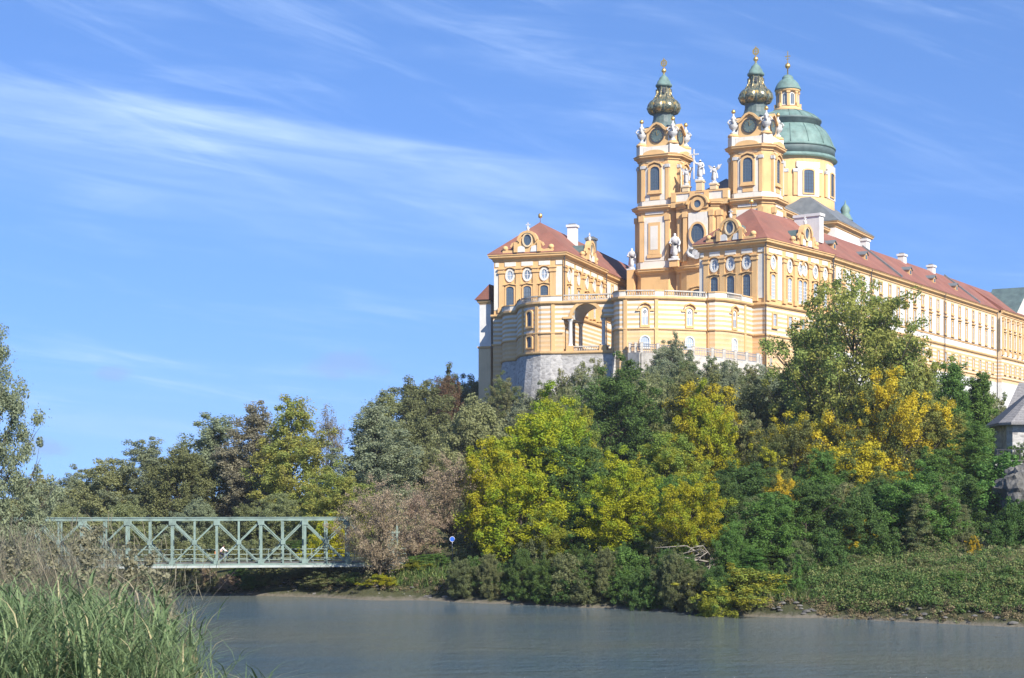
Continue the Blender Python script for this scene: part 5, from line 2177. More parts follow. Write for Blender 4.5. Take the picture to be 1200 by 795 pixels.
def leaf_mesh(name, V, Q, lt, ct):
    me = quads_mesh(name, V, Q)
    for nm, arr in (('leaf_tone', lt), ('clump_tone', ct)):
        a = me.attributes.new(nm, 'FLOAT', 'FACE')
        a.data.foreach_set('value', np.ascontiguousarray(arr, dtype=np.float32))
    return me


SHAPES = {
    # height fraction of the crown (0 bottom .. 1 top) -> radius fraction
    'round': ([0, .12, .35, .6, .82, .95, 1], [.45, .78, 1.0, .95, .68, .36, .06]),
    'tall': ([0, .15, .4, .65, .85, .96, 1], [.5, .8, 1.0, .86, .55, .28, .05]),
    'conic': ([0, .1, .3, .6, .85, 1], [.8, 1.0, .85, .52, .22, .03]),
    'spread': ([0, .1, .3, .55, .8, .95, 1], [.25, .55, .9, 1.0, .85, .5, .12]),
    'bush': ([0, .2, .5, .8, 1], [.9, 1.0, .92, .6, .12]),
}
PROTO = {}


def make_proto(key, seed, shape, H, Rr, base, nlimb, nper, per, cr, leaf, gap=.3, trunk_r=.3, droop=0.0, fringe=.12, twig=.5):
    """tree of height H and crown radius Rr: tapered trunk with limbs (one mesh) and a crown whose leaf clumps follow the limbs (one mesh)"""
    rng = np.random.default_rng(seed)
    hs, rs = SHAPES[shape]
    ph = rng.random(4) * 6.28
    t = MB(('bark',))
    bend = rng.normal(size=2) * Rr * .07
    top = H * (.66 if shape in ('round', 'spread', 'bush') else .9)
    trunk_at = lambda z: np.array([bend[0] * math.sin((z + 1.2) / (top + 1.2) * 3), bend[1] * math.sin((z + 1.2) / (top + 1.2) * 2.5), z])
    zs = [-1.2 + (top + 1.2) * k / 7 for k in range(8)]
    t.tube([trunk_at(z) for z in zs], [trunk_r * q for q in (1.35, 1.05, .9, .76, .6, .44, .28, .1)], 8)
    C, rad, ct = [], [], []
    for i in range(nlimb):
        f = (i + rng.random()) / nlimb
        a = i * 2.39996 + rng.normal() * .35
        env = np.interp(f, hs, rs) * Rr * (1 + gap * (.7 * math.sin(2 * a + ph[0] + 4 * f) + .5 * math.sin(5 * a + ph[1] + 9 * f)) + gap * .5 * rng.normal())
        env = max(env, Rr * .12)
        ze = H * (base + (1 - base) * (f + .06 * rng.normal()))
        end = np.array([env * math.cos(a), env * math.sin(a), ze])
        z0 = min(top * .96, max(H * base * .4, ze - env * (.75 + .6 * rng.random()) - .8))
        s0 = trunk_at(z0)
        mid_ = s0 + (end - s0) * .5 + np.array([0, 0, .06 * env]) + rng.normal(size=3) * .2
        end = end - np.array([0, 0, droop * env])
        q = lambda u: (1 - u) ** 2 * s0 + 2 * u * (1 - u) * mid_ + u * u * end
        r0 = trunk_r * (.46 - .28 * max(0, z0) / top)
        t.tube([q(u) for u in (0, .35, .7, 1.0)], [r0, r0 * .7, r0 * .42, r0 * .12], 5)
        lt_ = rng.random()
        for k in range(nper):
            u = .38 + .64 * (k + rng.random()) / nper
            sp = cr * (1.25 - .75 * u)
            c = q(min(u, 1.0)) + rng.normal(size=3) * sp * np.array([.9, .9, 1.0])
            C.append(c)
            rad.append(cr * (1.22 - .62 * u) * (.55 + .75 * rng.random()))
            ct.append(min(1, max(0, lt_ * .55 + .45 * rng.random())))
            if rng.random() < twig:
                b0 = q(max(.15, u - .2))
                t.tube([b0, (b0 + c) / 2 + rng.normal(size=3) * .1, c], [r0 * .3, r0 * .18, r0 * .06], 4)
    C, rad, ct = np.array(C), np.array(rad), np.array(ct)
    V, Q, lt, cc = leaf_arrays(rng, C, rad, per, leaf, flat=1.0, tone=ct)
    # loose leaves that fray the outline
    nf = int(len(C) * fringe)
    if nf:
        pick = rng.permutation(len(C))[:nf]
        V2, Q2, l2, c2 = leaf_arrays(rng, C[pick], rad[pick] * 1.9, max(8, per // 4), leaf * .9, tone=ct[pick])
        Q2 = Q2 + len(V)
        V, Q, lt, cc = np.concatenate([V, V2]), np.concatenate([Q, Q2]), np.concatenate([lt, l2]), np.concatenate([cc, c2])
    crown = leaf_mesh('crown', V, Q, lt, cc)
    PROTO[key] = (t.mesh('trunk'), crown, float(np.percentile(V[:, 2], 99.5)), float(np.percentile(np.hypot(V[:, 0], V[:, 1]), 95)))


make_proto('round1', 11, 'round', 16, 5.6, .10, 46, 9, 120, 1.15, .31, gap=.20)
make_proto('round2', 12, 'round', 16, 5.8, .08, 52, 9, 110, 1.1, .30, gap=.26)
make_proto('round3', 13, 'round', 15, 5.6, .12, 42, 9, 125, 1.2, .31, gap=.30)
make_proto('tall1', 21, 'tall', 20, 4.8, .06, 60, 8, 115, 1.1, .30, gap=.24)
make_proto('tall2', 22, 'tall', 20, 4.6, .08, 54, 8, 115, 1.1, .30, gap=.32)
make_proto('spread1', 31, 'spread', 18, 8.0, .10, 66, 10, 80, 1.12, .28, gap=.34, twig=.8)
make_proto('spread2', 32, 'spread', 16, 6.6, .10, 54, 9, 100, 1.1, .30, gap=.34)
make_proto('conic1', 41, 'conic', 17, 3.8, .03, 62, 6, 90, .9, .27, gap=.25)
make_proto('conic2', 42, 'conic', 17, 3.4, .03, 56, 6, 90, .85, .27, gap=.32)
make_proto('airy1', 51, 'round', 14, 5.4, .30, 56, 9, 38, 1.0, .22, gap=.36, trunk_r=.22, twig=1.0)
make_proto('airy2', 52, 'tall', 16, 4.4, .14, 50, 8, 38, .95, .22, gap=.40, trunk_r=.22, twig=1.0)
make_proto('bush1', 61, 'bush', 5, 3.4, .0, 30, 6, 75, .7, .24, trunk_r=.10, gap=.4)
make_proto('bush2', 62, 'bush', 5, 3.0, .0, 26, 6, 75, .65, .24, trunk_r=.10, gap=.5)
make_proto('bush3', 65, 'tall', 6, 2.4, .0, 26, 6, 75, .65, .24, trunk_r=.10, gap=.5)
make_proto('scrub1', 63, 'bush', 4, 2.6, .0, 28, 6, 55, .6, .20, trunk_r=.09, gap=.5)
make_proto('mound1', 81, 'bush', 9, 5.4, .0, 60, 8, 105, 1.0, .28, gap=.30, trunk_r=.2)
make_proto('mound2', 82, 'bush', 9, 5.4, .0, 56, 8, 110, 1.05, .28, gap=.38, trunk_r=.2)
make_proto('willow1', 71, 'tall', 20, 4.8, .04, 60, 9, 140, 1.0, .20, gap=.30)
make_proto('spire1', 64, 'conic', 5, 1.0, .02, 16, 4, 60, .42, .22, trunk_r=.06, gap=.15)
rngT = random.Random(5)


def tree(form, leaf, px, ytop, Y, wpx, label, name='tree', cat='tree', group=None, ybot=None, bark='bark', lean=0.0, zg=None):
    """a tree or shrub whose crown spans wpx photo pixels and whose top is at photo row ytop when it stands at depth Y"""
    x = at(px, Y)
    g = gz(x, Y) if zg is None else zg
    if ybot is not None:
        g = zat(ybot, Y)
    h = max(1.0, zat(ytop, Y) - g)
    w_ = wpx / F * Y / 2
    # a squat crown takes the mound form, a tall scrub bush the form of a small tree
    if form.startswith(('round', 'spread', 'tall')) and h < 1.75 * w_:
        form = ('mound1', 'mound2')[int(px) % 2]
    elif form.startswith(('scrub', 'bush')) and h > 2.3 * w_:
        form = ('round1', 'round3', 'round2')[int(px) % 3]
    tm, cm, H, Rr = PROTO[form]
    t = thing(name, label, cat, (x, Y, g), rngT.uniform(0, 6.28), group)
    sz, sx = h / H, w_ / Rr
    for nm, me, mm in (('trunk', tm, bark), ('crown', cm, leaf)):
        o = place(nm, me, t)
        o.scale = (sx, sx, sz)
        if not me.materials:
            me.materials.append(MATS[mm])
        o.material_slots[0].link = 'OBJECT'
        o.material_slots[0].material = MATS[mm]
    if lean:
        t.rotation_euler = (lean * rngT.uniform(-1, 1), lean * rngT.uniform(-1, 1), t.rotation_euler[2])
    return t


# --- left edge and the wood behind the bridge
tree('willow1', 'leaf_greygreen', -14, 398, 108, 128, 'tall grey-green willow cut off by the left edge, in front of the other trees')
WOOD = [
    ('round1', 'leaf_olive', 42, 560, 236, 95, 'low olive tree above the left end of the footbridge'),
    ('round2', 'leaf_greygreen', 88, 551, 232, 84, 'rounded grey-green tree, second in the low left part of the wood'),
    ('round3', 'leaf_olive', 126, 540, 222, 92, 'olive tree just left of the taller pointed tree over the left third of the bridge'),
    ('tall2', 'leaf_greygreen', 172, 517, 222, 92, 'pointed grey-green tree where the left skyline first steps up'),
    ('round1', 'leaf_darkolive', 212, 528, 214, 84, 'dark olive tree in the dip between two taller trees of the left wood'),
    ('tall1', 'leaf_greygreen', 250, 490, 220, 104, 'broad grey-green tree left of the highest tops of the wood'),
    ('tall2', 'leaf_greybrown', 298, 477, 214, 100, 'grey-brown tall tree beside the pale yellow-green tree'),
    ('tall1', 'leaf_limey', 343, 470, 204, 92, 'tall pale yellow-green tree, the lightest top in the left wood'),
    ('airy2', 'leaf_greybrown', 384, 480, 212, 64, 'thin half bare grey tree right of the pale yellow-green tree'),
    ('tall2', 'leaf_silver', 440, 478, 205, 112, 'pale silver-green tree behind the pink-brown tree'),
    ('round2', 'leaf_limey', 398, 548, 188, 92, 'yellowish green tree above the right end of the truss'),
    ('round3', 'leaf_olive', 150, 590, 205, 80, 'olive tree of the second row above the left third of the bridge'),
    ('round1', 'leaf_greygreen', 232, 588, 200, 74, 'grey-green tree of the second row above the cyclist'),
    ('round2', 'leaf_darkolive', 292, 592, 196, 76, 'dark olive tree of the second row right of the cyclist'),
    ('round3', 'leaf_olive', 330, 580, 194, 64, 'olive tree of the second row below the pale yellow-green top'),
    ('round2', 'leaf_olive', 75, 594, 205, 70, 'short olive tree of the second row behind the left end of the bridge'),
    ('tall1', 'leaf_olive', 448, 463, 268, 78, 'olive tree at the foot of the ridge, first of the rising skyline'),
    ('round1', 'leaf_darkolive', 490, 448, 285, 88, 'dark olive tree on the ridge skyline halfway to the abbey'),
    ('round2', 'leaf_darkolive', 530, 434, 322, 78, 'dark tree on the ridge in the abbey shadow, left of the pavilion'),
    ('round3', 'leaf_red', 522, 444, 312, 50, 'small reddish tree on the dark ridge left of the abbey'),
    ('round1', 'leaf_darkolive', 562, 444, 318, 66, 'shaded dark tree right under the left corner pavilion'),
    ('round1', 'leaf_darkolive', 486, 492, 250, 96, 'dark olive tree below the ridge, above the pink-brown trees'),
    ('spread2', 'leaf_olive', 556, 472, 236, 122, 'wide olive green tree below the stone bastion, left of the yellow trees'),
    ('round2', 'leaf_darkolive', 505, 535, 222, 92, 'dark olive tree between the two pink-brown trees'),
    ('round2', 'leaf_scrub', 590, 440, 288, 46, 'small grey-green tree at the left foot of the bastion'),
    ('airy1', 'leaf_dry', 446, 562, 165, 100, 'pink-brown tree with dry leaves overhanging the right end of the bridge', ),
    ('airy1', 'leaf_dry', 530, 536, 178, 98, 'pink-brown tree with dry leaves beside the bright yellow tree'),
    ('airy2', 'leaf_dry', 488, 575, 172, 70, 'narrow dry brown tree beside the lattice post'),
    ('bush1', 'leaf_yellow', 385, 606, 178, 62, 'bright yellow tree seen through the right end of the truss'),
]
for a in WOOD:
    tree(*a)

# --- the hill below the abbey
HILL = [
    ('round2', 'leaf_yellow', 650, 460, 196, 106, 'highest bright yellow tree, below the right corner of the stone bastion'),
    ('round1', 'leaf_yellow', 628, 490, 186, 116, 'yellow tree in the middle of the left yellow group'),
    ('round3', 'leaf_yellow', 580, 518, 176, 92, 'leftmost bright yellow tree, beside the pink-brown tree'),
    ('round1', 'leaf_yellow', 612, 552, 166, 100, 'lowest yellow tree of the left yellow group, near the water'),
    ('round2', 'leaf_deepgreen', 722, 424, 222, 116, 'large deep green tree below the terrace arch'),
    ('round1', 'leaf_deepgreen', 672, 520, 184, 92, 'deep green tree between the two groups of yellow trees'),
    ('round2', 'leaf_yellow', 730, 534, 163, 98, 'bright yellow tree standing alone in the dark green, middle of the slope'),
    ('round3', 'leaf_yellowgreen', 778, 510, 182, 96, 'yellow-green tree right of the middle yellow tree'),
    ('round1', 'leaf_mixed', 822, 446, 202, 104, 'half green half yellow tree below the right part of the terrace'),
    ('round2', 'leaf_yellow', 828, 456, 196, 90, 'smaller yellow tree under the promenade railing'),
    ('spread2', 'leaf_yellow', 814, 560, 157, 100, 'yellow tree leaning over the water with bare branches beneath'),
    ('bush1', 'leaf_green', 734, 640, 153, 56, 'fresh green shrub hanging over the water below the middle yellow tree'),
    ('round2', 'leaf_deepgreen', 690, 590, 168, 110, 'deep green tree by the water in the shade of the yellow trees'),
    ('round1', 'leaf_deepgreen', 872, 545, 172, 96, 'deep green tree right of the leaning yellow tree'),
    ('spread2', 'leaf_darkolive', 882, 446, 222, 116, 'dark olive tree left of the big tree, under the promenade wall'),
    ('round1', 'leaf_darkolive', 938, 446, 220, 100, 'dark olive tree in front of the hall pavilion foot'),
    ('spread1', 'leaf_limey', 1002, 328, 214, 214, 'biggest tree, pale yellow-green, rising in front of the hall pavilion'),
    ('round1', 'leaf_limey', 1052, 388, 210, 92, 'yellow-green tree on the right shoulder of the biggest tree'),
    ('spread2', 'leaf_mixed', 932, 488, 190, 118, 'olive tree with yellow patches left of the golden tree'),
    ('spread2', 'leaf_golden', 1042, 438, 186, 132, 'golden yellow tree with green inside, below the biggest tree'),
    ('round3', 'leaf_golden', 1010, 520, 176, 104, 'lower golden tree above the pale rocks'),
    ('conic1', 'leaf_green', 1118, 428, 196, 72, 'green pointed tree right of the golden tree, below the white plinth'),
    ('conic2', 'leaf_green', 1146, 440, 198, 66, 'second green pointed tree, next to the stone house'),
    ('tall1', 'leaf_limey', 1100, 470, 188, 72, 'yellow-green narrow tree close to the golden tree'),
    ('tall2', 'leaf_green', 1142, 498, 180, 84, 'fresh green tree in front of the pointed trees, left of the house'),
    ('round2', 'leaf_green', 1074, 548, 155, 112, 'fresh green tree above the dry grass bank'),
    ('round3', 'leaf_deepgreen', 1130, 560, 168, 96, 'deep green tree in shade left of the rocks'),
    ('round2', 'leaf_deepgreen', 1006, 580, 152, 92, 'deep green tree below the lower golden tree'),
    ('round1', 'leaf_deepgreen', 945, 566, 156, 92, 'deep green tree above the lime bush at the water'),
    ('round3', 'leaf_green', 900, 580, 153, 88, 'deep green tree just behind the lime bush'),
    ('bush1', 'leaf_golden', 918, 558, 166, 54, 'small golden shrub left of the lower golden tree'),
    ('bush2', 'leaf_golden', 1008, 606, 152, 44, 'small orange-gold shrub on the pale rocks'),
    ('bush2', 'leaf_golden', 1140, 628, 148, 18, 'tiny orange bush at the top of the dry grass bank'),
    ('round2', 'leaf_deepgreen', 1190, 588, 158, 80, 'deep green tree in shade at the right edge under the boulder'),
    ('bush1', 'leaf_yellowgreen', 868, 664, 143, 122, 'bright lime green bush spilling over the water'),
    ('bush2', 'leaf_yellowgreen', 836, 680, 141, 66, 'lower lime green bush touching the water'),
    ('spire1', 'leaf_green', 913, 655, 143, 16, 'left green leafy spire rising out of the lime bush'),
    ('spire1', 'leaf_green', 934, 650, 143, 15, 'right and taller green leafy spire beside the lime bush'),
    ('spire1', 'leaf_green', 895, 663, 143, 14, 'short green leafy spire left of two taller ones'),
    ('bush1', 'leaf_green', 955, 664, 147, 44, 'green bush right of the leafy spires'),
    ('bush1', 'leaf_yellow', 446, 676, 164.8, 46, 'bright yellow bush on the bank below the lattice post'),
    ('bush2', 'leaf_yellowgreen', 480, 664, 168, 60, 'yellow-green bush beside the bridge pier'),
    ('bush1', 'leaf_green', 510, 650, 170, 70, 'green bush on the bank below the round blue sign'),
]
HILL += [
    ('bush2', 'leaf_green', 1030, 676, 143, 42, 'low green bush at the left end of the dry grass, above the pebbly shore'),
    ('bush1', 'leaf_scrub', 1078, 664, 145, 58, 'grey-green bush in the middle of the dry grass'),
    ('bush2', 'leaf_green', 1122, 682, 138, 46, 'fresh green bush on the lower right bank, below the dry grass'),
    ('bush1', 'leaf_deepgreen', 1176, 668, 138, 62, 'deep green bush on the bank at the right edge of the picture'),
    ('bush3', 'leaf_scrub', 1000, 655, 149, 34, 'upright grey-green shrub where the dry grass meets the trees'),
    ('spread2', 'leaf_yellowgreen', 668, 470, 204, 74, 'yellow-green tree just right of the highest yellow tree'),
    ('round3', 'leaf_olive', 752, 452, 228, 80, 'olive tree right of the large deep green tree under the terrace'),
    ('tall2', 'leaf_green', 786, 560, 168, 60, 'narrow green tree between the middle yellow tree and the leaning yellow tree'),
    ('spread2', 'leaf_scrub', 872, 486, 200, 86, 'grey-green tree between the half yellow tree and the dark olive tree'),
    ('tall2', 'leaf_mixed', 900, 520, 180, 66, 'narrow olive and yellow tree left of the pale outcrop'),
    ('tall1', 'leaf_green', 962, 530, 172, 70, 'narrow green tree in front of the lower golden tree, on its left'),
    ('tall2', 'leaf_green', 1092, 528, 172, 70, 'narrow green tree between the golden tree and the fresh green tree'),
    ('conic1', 'leaf_green', 1060, 590, 158, 58, 'pointed green tree over the dry grass, right of the golden shrubs'),
    ('tall2', 'leaf_green', 1108, 586, 158, 60, 'narrow fresh green tree over the dry grass, left of the rocks'),
    ('tall2', 'leaf_deepgreen', 850, 560, 168, 60, 'narrow deep green tree right behind the leaning yellow tree'),
    ('round3', 'leaf_yellowgreen', 640, 600, 164, 62, 'yellow-green tree low over the shaded bank, right of the yellow group'),
    ('spread2', 'leaf_limey', 958, 372, 226, 90, 'thin yellow-green tree on the left shoulder of the biggest tree'),
]
for a in HILL:
    kw = {}
    if a[2] > 1180 or 'stone house' in a[6] and a[0] == 'bush1':
        kw['cat'] = 'tree'
    nm = 'shrub' if a[0].startswith(('bush', 'spire', 'scrub')) else 'tree'
    tree(*a, name=nm, cat=nm)
tree('bush1', 'leaf_green', 1170, 531, 168.5, 124, 'bright green bush hanging over the wall below the stone house', 'shrub', 'shrub', ybot=604)
tree('bush2', 'leaf_deepgreen', 1196, 520, 178, 36, 'dark round bush against the wall of the stone house', 'shrub', 'shrub', ybot=548)
tree('bush2', 'leaf_deepgreen', 729, 402, 283, 18, 'dark ivy bush on the terrace wall between arch and railing', 'shrub', 'shrub', ybot=420)

# low scrub on the steep slope under the terrace walls
rs = random.Random(21)
SCRUB = [(618, 462, 280), (640, 447, 277), (660, 436, 274), (680, 428, 272), (700, 421, 272), (668, 458, 262), (694, 446, 260), (742, 413, 270), (765, 408, 270), (788, 398, 268), (808, 405, 266), (832, 409, 268),
         (856, 412, 270), (880, 416, 272), (904, 420, 268), (775, 425, 256), (802, 424, 254), (850, 430, 252), (640, 470, 256), (612, 485, 258), (760, 440, 248), (790, 446, 240), (900, 432, 250), (928, 428, 262), (960, 432, 258), (985, 440, 250), (1090, 440, 262), (1130, 458, 240), (1155, 462, 232), (1175, 470, 225)]
for px, yt, Y in SCRUB:
    if 735 < px < 910 and yt < 424 and px != 788:
        yt += 14
    tree(rs.choice(('scrub1', 'bush2', 'scrub1')), rs.choice(('leaf_scrub', 'leaf_scrub', 'leaf_olive', 'leaf_greygreen')), px, yt + rs.uniform(-4, 2), Y, rs.uniform(46, 70),
         'low grey-green scrub bush on the steep slope right under the abbey walls', 'shrub', 'shrub', 'scrub bushes under the abbey walls')

# undergrowth that fills the wood: dark shrubs behind the bridge and on the lower slope
for k in range(30):
    px = -10 + k * 17 + rs.uniform(-6, 6)
    Y = rs.uniform(176, 190)
    tree(rs.choice(('bush1', 'bush2', 'scrub1')), rs.choice(('leaf_darkolive', 'leaf_deepgreen', 'leaf_olive')), px, rs.uniform(622, 650), Y, rs.uniform(46, 76),
         'dark shrub in the shade behind the footbridge', 'shrub', 'shrub', 'shrubs behind the footbridge')
for k in range(44):
    px = 560 + (k % 22) * 27 + rs.uniform(-10, 10)
    row = k // 22
    x0 = at(px, 160)
    yb = float(np.interp(x0, [p[0] for p in BANK], [p[1] for p in BANK]))
    Y = yb + (5 if row == 0 else 22) + rs.uniform(0, 9)
    if px > 985 and row == 0:
        continue
    tree(rs.choice(('bush3', 'conic1', 'bush2', 'round3')), rs.choice(('leaf_deepgreen', 'leaf_green', 'leaf_darkolive', 'leaf_scrub')), px, (640 if row == 0 else 585) + rs.uniform(-26, 16), Y, rs.uniform(36, 66),
         'dark green shrub in the undergrowth between the trees above the water', 'shrub', 'shrub', 'undergrowth shrubs above the water')

for k in range(18):
    px = 196 + k * 14 + rs.uniform(-5, 5)
    x0 = at(px, 171)
    yb = float(np.interp(x0, [p[0] for p in BANK], [p[1] for p in BANK]))
    tree(rs.choice(('bush1', 'bush3', 'scrub1')), rs.choice(('leaf_deepgreen', 'leaf_darkolive', 'leaf_darkolive', 'leaf_scrub', 'leaf_dry')), px, 672 + rs.uniform(-14, 12), yb + rs.uniform(.3, 3.0), rs.uniform(26, 52),
         'dark bush at the waterline below the footbridge', 'shrub', 'shrub', 'bushes at the waterline below the footbridge')
for k in range(34):
    px = 540 + k * 9.2 + rs.uniform(-4, 4)
    x0 = at(px, 152)
    yb = float(np.interp(x0, [p[0] for p in BANK], [p[1] for p in BANK]))
    tree(rs.choice(('bush1', 'bush3', 'scrub1')), rs.choice(('leaf_deepgreen', 'leaf_deepgreen', 'leaf_darkolive')), px, 662 + rs.uniform(-20, 18), yb + rs.uniform(-.7, 1.6), rs.uniform(30, 54),
         'dark green bush hanging over the shaded waterline', 'shrub', 'shrub', 'bushes along the shaded waterline')
# bare grey branches hanging under the leaning yellow tree
m = MB(('pale_bark',))
rb = random.Random(4)
o = Vector((at(838, 155), 155, zat(660, 155)))
for k in range(17):
    end = Vector((at(rb.uniform(752, 832), 153), 152.5 + rb.uniform(-1.5, 1.5), zat(rb.uniform(640, 686), 153)))
    mid_ = o.lerp(end, .5) + Vector((rb.uniform(-.4, .4), rb.uniform(-.5, .5), rb.uniform(.2, .9)))
    m.tube([o - o, mid_ - o, end - o], [.11, .06, .02], 5)
    for j in range(3):
        q = mid_.lerp(end, rb.uniform(.1, .8))
        m.tube([q - o, q - o + Vector((rb.uniform(-1.2, .2), rb.uniform(-.4, .4), rb.uniform(-.9, .2)))], [.035, .012], 4)
m.tube([Vector((0, 0, 0)), Vector((1.0, 1.5, -.6)), Vector((1.6, 2.5, -2.5))], [.12, .2, .25], 7)
tag(m.build('bare_branches', None, o), 'bare grey fallen branches arching down under the leaning yellow tree', 'branches')
# pale leaning dead trunk in the wood
# ------------------------------------------------------------------ ground cover, shore, reeds
def blades(rng, P, height, lean, width, nseg=3, bend=.5, az=None):
    """curved tapering blades rooted at P -> verts, quads"""
    n = len(P)
    a = rng.random(n) * 2 * math.pi if az is None else az
    h = height * (.6 + .7 * rng.random(n)) if np.isscalar(height) else height
    ln = lean * (.3 + 1.1 * rng.random(n)) if np.isscalar(lean) else lean
    dirx, diry = np.cos(a), np.sin(a)
    sx, sy = -diry, dirx
    w = width * (.7 + .6 * rng.random(n)) if np.isscalar(width) else width
    rows = []
    for k in range(nseg + 1):
        f = k / nseg
        out = ln * h * f ** (1 + bend)
        z = h * (f - .35 * ln * f ** 2.4)
        c = np.stack([P[:, 0] + dirx * out, P[:, 1] + diry * out, P[:, 2] + z], -1)
        ww = w * (1 - f * .92) * (.55 + .9 * min(1, f * 3) if k < 2 else 1) * .5
        rows.append(np.stack([c - np.stack([sx * ww, sy * ww, 0 * ww], -1), c + np.stack([sx * ww, sy * ww, 0 * ww], -1)], 1))
    V = np.stack(rows, 1).reshape(n, -1, 3)
    q = []
    for k in range(nseg):
        q.append([2 * k, 2 * k + 1, 2 * k + 3, 2 * k + 2])
    Q = (np.arange(n) * (2 * (nseg + 1)))[:, None, None] + np.array(q)[None]
    return V.reshape(-1, 3), Q.reshape(-1, 4), nseg


def blade_object(name, parts, m):
    Vs, Qs, lt, ct = [], [], [], []
    off = 0
    rng = np.random.default_rng(3)
    for V, Q, ns in parts:
        Vs.append(V)
        Qs.append(Q + off)
        off += len(V)
        n = len(Q) // ns
        lt.append(np.repeat(rng.random(n), ns))
        ct.append(np.repeat(rng.random(n), ns))
    me = leaf_mesh(name, np.concatenate(Vs), np.concatenate(Qs), np.concatenate(lt), np.concatenate(ct))
    me.materials.append(MATS[m])
    return tag(place(name, me), kind='stuff')


rngG = np.random.default_rng(77)


def scatter(n, px0, px1, Y0, Y1, yfun=None):
    Y = Y0 + (Y1 - Y0) * rngG.random(n)
    X = at(px0 + (px1 - px0) * rngG.random(n), Y)
    return np.stack([X, Y, ground_z(X, Y)], -1)


def bank_scatter(n, x0, x1, d0, d1):
    X = x0 + (x1 - x0) * rngG.random(n)
    Y = np.interp(X, [p[0] for p in BANK], [p[1] for p in BANK]) + d0 + (d1 - d0) * rngG.random(n)
    return np.stack([X, Y, ground_z(X, Y)], -1)


# green herbs in mounds on the right bank, dry grass above them, pale brush along the shore
def mounds(name, m, P, amp, freq, per, rad, leaf, seed):
    h = amp * (.5 + .5 * fbm(P[:, 0], P[:, 1], freq)) * (.5 + .7 * rngG.random(len(P)))
    C = P + np.stack([0 * h, 0 * h, h * rngG.random(len(P)) ** .5], -1)
    V, Q, lt, ct = leaf_arrays(np.random.default_rng(seed), C, np.full(len(P), rad), per, leaf, up=.6)
    me = leaf_mesh(name, V, Q, lt, ct)
    me.materials.append(MATS[m])
    tag(place(name, me), kind='stuff')


P = bank_scatter(5200, 18, 48, 1.2, 22)
P = P[(P[:, 0] > 23 + 4 * rngG.random(len(P)))]
mounds('bank_herbs', 'grass_green', P, 1.2, .7, 40, .42, .17, 5)
P2 = bank_scatter(9000, 20, 48, 1.5, 16)
P2 = P2[fbm(P2[:, 0], P2[:, 1], .5) > -.1]
blade_object('bank_grass', [blades(rngG, P2, .85, .7, .05, 3)], 'grass_green')
P = bank_scatter(5200, 22, 48, 6, 24)
keep = (P[:, 0] + (P[:, 1] - 138) * .9 + 3 * fbm(P[:, 0], P[:, 1], .6)) > 35 + 6 * rngG.random(len(P))
P = P[keep]
blade_object('dry_grass', [blades(rngG, P, 1.05, .7, .05, 3), blades(rngG, P + np.array([.2, .1, 0]), .9, 1.0, .05, 3)], 'dry_grass')
P = bank_scatter(1500, -46, 46, .1, 2.0)
P = P[fbm(P[:, 0], P[:, 1], 1.1) > -.25]
mounds('shore_brush', 'dry_grass', P, .8, 1.0, 36, .30, .13, 6)
P = bank_scatter(16000, -46, 24, 1.0, 7)
P = P[((P[:, 0] < -4 + 3 * rngG.random(len(P))) & (P[:, 0] > -11 - 2 * rngG.random(len(P)))) | (P[:, 0] > 17)]
blade_object('shore_grass', [blades(rngG, P, .8, .7, .12, 2)], 'grass_green')

# ivy and herbs covering the slope between the shrubs
P = bank_scatter(60000, -20, 60, 10, 130)
c0 = P + np.array([0, 0, .25])
V, Q, lt, ct = leaf_arrays(np.random.default_rng(9), c0[:14000], np.full(14000, .6), 6, .38)
me = leaf_mesh('slope_undergrowth', V, Q, lt, ct)
me.materials.append(MATS['leaf_scrub'])
tag(place('slope_undergrowth', me), kind='stuff')

# driftwood and stones along the waterline
st = MB(('rock_stone',))
rk = random.Random(8)
for k in range(170):
    x = rk.uniform(-30, 44)
    y = float(np.interp(x, [p[0] for p in BANK], [p[1] for p in BANK])) + rk.uniform(-.3, 1.4)
    r_ = rk.uniform(.08, .32)
    z = gz(x, y)
    st.x = Matrix.Translation((x, y, z)) @ Matrix.Rotation(rk.uniform(0, 3), 4, 'Z') @ Matrix.Diagonal((1.3, 1, .65, 1))
    n_ = 7
    st.lathe([(r_ * .5, -r_ * .6), (r_ * rk.uniform(.85, 1.1), -r_ * .1), (r_ * rk.uniform(.7, 1), r_ * .4), (r_ * .3, r_ * .75)], n_, m='rock_stone', smooth=False)
st.x = Matrix.Identity(4)
tag(st.build('shore_stones'), kind='stuff')


# foreground reeds on the near bank, left
def reed_roots(n, Y0, Y1, right):
    Y = Y0 + (Y1 - Y0) * rngG.random(n) ** .8
    px = -60 + (right + 60) * rngG.random(n) ** .85
    X = at(px, Y)
    return np.stack([X, Y, ground_z(X, Y)], -1), px


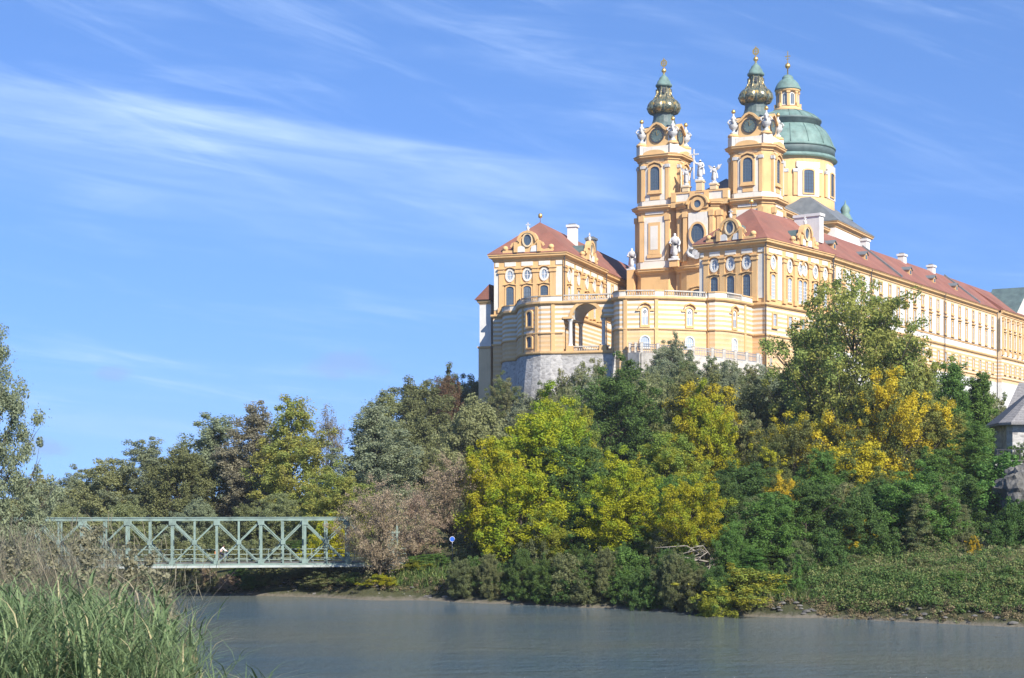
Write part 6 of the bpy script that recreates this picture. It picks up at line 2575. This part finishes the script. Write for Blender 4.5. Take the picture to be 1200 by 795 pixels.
def reeds():
    parts = []
    for n, Y0, Y1, right, hmul in ((980, 17, 30, 150, 1.0), (640, 17, 32, 205, 1.04), (150, 18, 30, 242, .92), (34, 19, 28, 345, .52)):
        P, px = reed_roots(n, Y0, Y1, right)
        H = (1.22 + .90 * rngG.random(n)) * hmul * np.interp(P[:, 1], [17, 24, 32], [.80, 1.0, 1.1])
        H *= np.interp(px, [0, 150, 240, 345], [1.0, .97, .86, .8])
        a = rngG.random(n) * 6.283
        ln = .06 + .40 * rngG.random(n)
        parts.append(blades(rngG, P, H, ln, np.full(n, .02), 4, .4, a))
        for k in range(11):
            f = .20 + .075 * k + .04 * rngG.random(n)
            out = ln * H * f ** 1.4
            Q = P + np.stack([np.cos(a) * out, np.sin(a) * out, H * (f - .35 * ln * f ** 2.4)], -1)
            L_ = (.36 + .52 * rngG.random(n)) * np.interp(f, [.2, .6, 1], [1, 1, .75])
            rows = blades(rngG, Q, L_, .7 + 1.1 * rngG.random(n), .009 + .026 * rngG.random(n) ** 1.6, 4, .7, a + 2.4 * k + rngG.random(n) * 1.5)
            parts.append(rows)
    blade_object('reeds', parts, 'reed_green')
    # dry stalks: straw coloured stems and broken leaves
    parts = []
    P, px = reed_roots(110, 18, 30, 200)
    parts.append(blades(rngG, P, 2.3, .35, .02, 4, .5))
    Q = P + np.array([0, 0, 1.0]) * (0.6 + 1.2 * rngG.random(len(P)))[:, None]
    parts.append(blades(rngG, Q, .6, 1.1, .03, 4, .9))
    blade_object('dry_reeds', parts, 'straw')
    # tangled grey-brown weeds behind the reeds
    parts = []
    def tangle(n, px0, px1, Y0, Y1, ztop):
        Y = Y0 + (Y1 - Y0) * rngG.random(n)
        X = at(px0 + (px1 - px0) * rngG.random(n), Y)
        g = ground_z(X, Y)
        P = np.stack([X, Y, g], -1)
        H = (zat(ztop, Y) - g) * (.7 + .38 * rngG.random(n))
        a = rngG.random(n) * 6.283
        ln = .1 + .25 * rngG.random(n)
        parts.append(blades(rngG, P, H, ln, np.full(n, .016), 4, .6, a))
        for k in range(13):
            f = .35 + .05 * k
            out = ln * H * f ** 1.6
            Q = P + np.stack([np.cos(a) * out, np.sin(a) * out, H * (f - .35 * ln * f ** 2.4)], -1)
            parts.append(blades(rngG, Q, .32 + .3 * rngG.random(n), .5 + .8 * rngG.random(n), np.full(n, .014), 2, .3))
    tangle(1000, -60, 116, 31, 38, 614)
    tangle(150, 88, 122, 30, 34, 606)
    tangle(34, 150, 165, 28, 31, 640)
    tangle(22, 182, 196, 28, 31, 640)
    tangle(12, 205, 216, 28, 31, 664)
    blade_object('dry_weeds', parts, 'leaf_greybrown')
    # drooping brown seed heads of the reeds
    spots = [(95, 625, 24), (102, 640, 24), (110, 618, 25), (98, 655, 23), (148, 640, 24), (155, 660, 24), (172, 650, 24), (184, 672, 23), (190, 690, 23), (60, 640, 26), (30, 650, 26), (8, 642, 26), (128, 668, 24)]
    C = []
    for px_, py_, Y_ in spots:
        for k in range(9):
            f = k / 8
            C.append((at(px_, Y_) + .05 * math.sin(k) + .10 * f * f + rngG.normal() * .03, Y_ + rngG.normal() * .04, zat(py_, Y_) - .42 * f + rngG.normal() * .02))
    V, Q, lt, ct = leaf_arrays(np.random.default_rng(2), np.array(C), np.full(len(C), .085), 26, .06, up=0)
    me = leaf_mesh('reed_plumes', V, Q, lt, ct)
    me.materials.append(MATS['leaf_greybrown'])
    tag(place('reed_plumes', me), kind='stuff')


reeds()
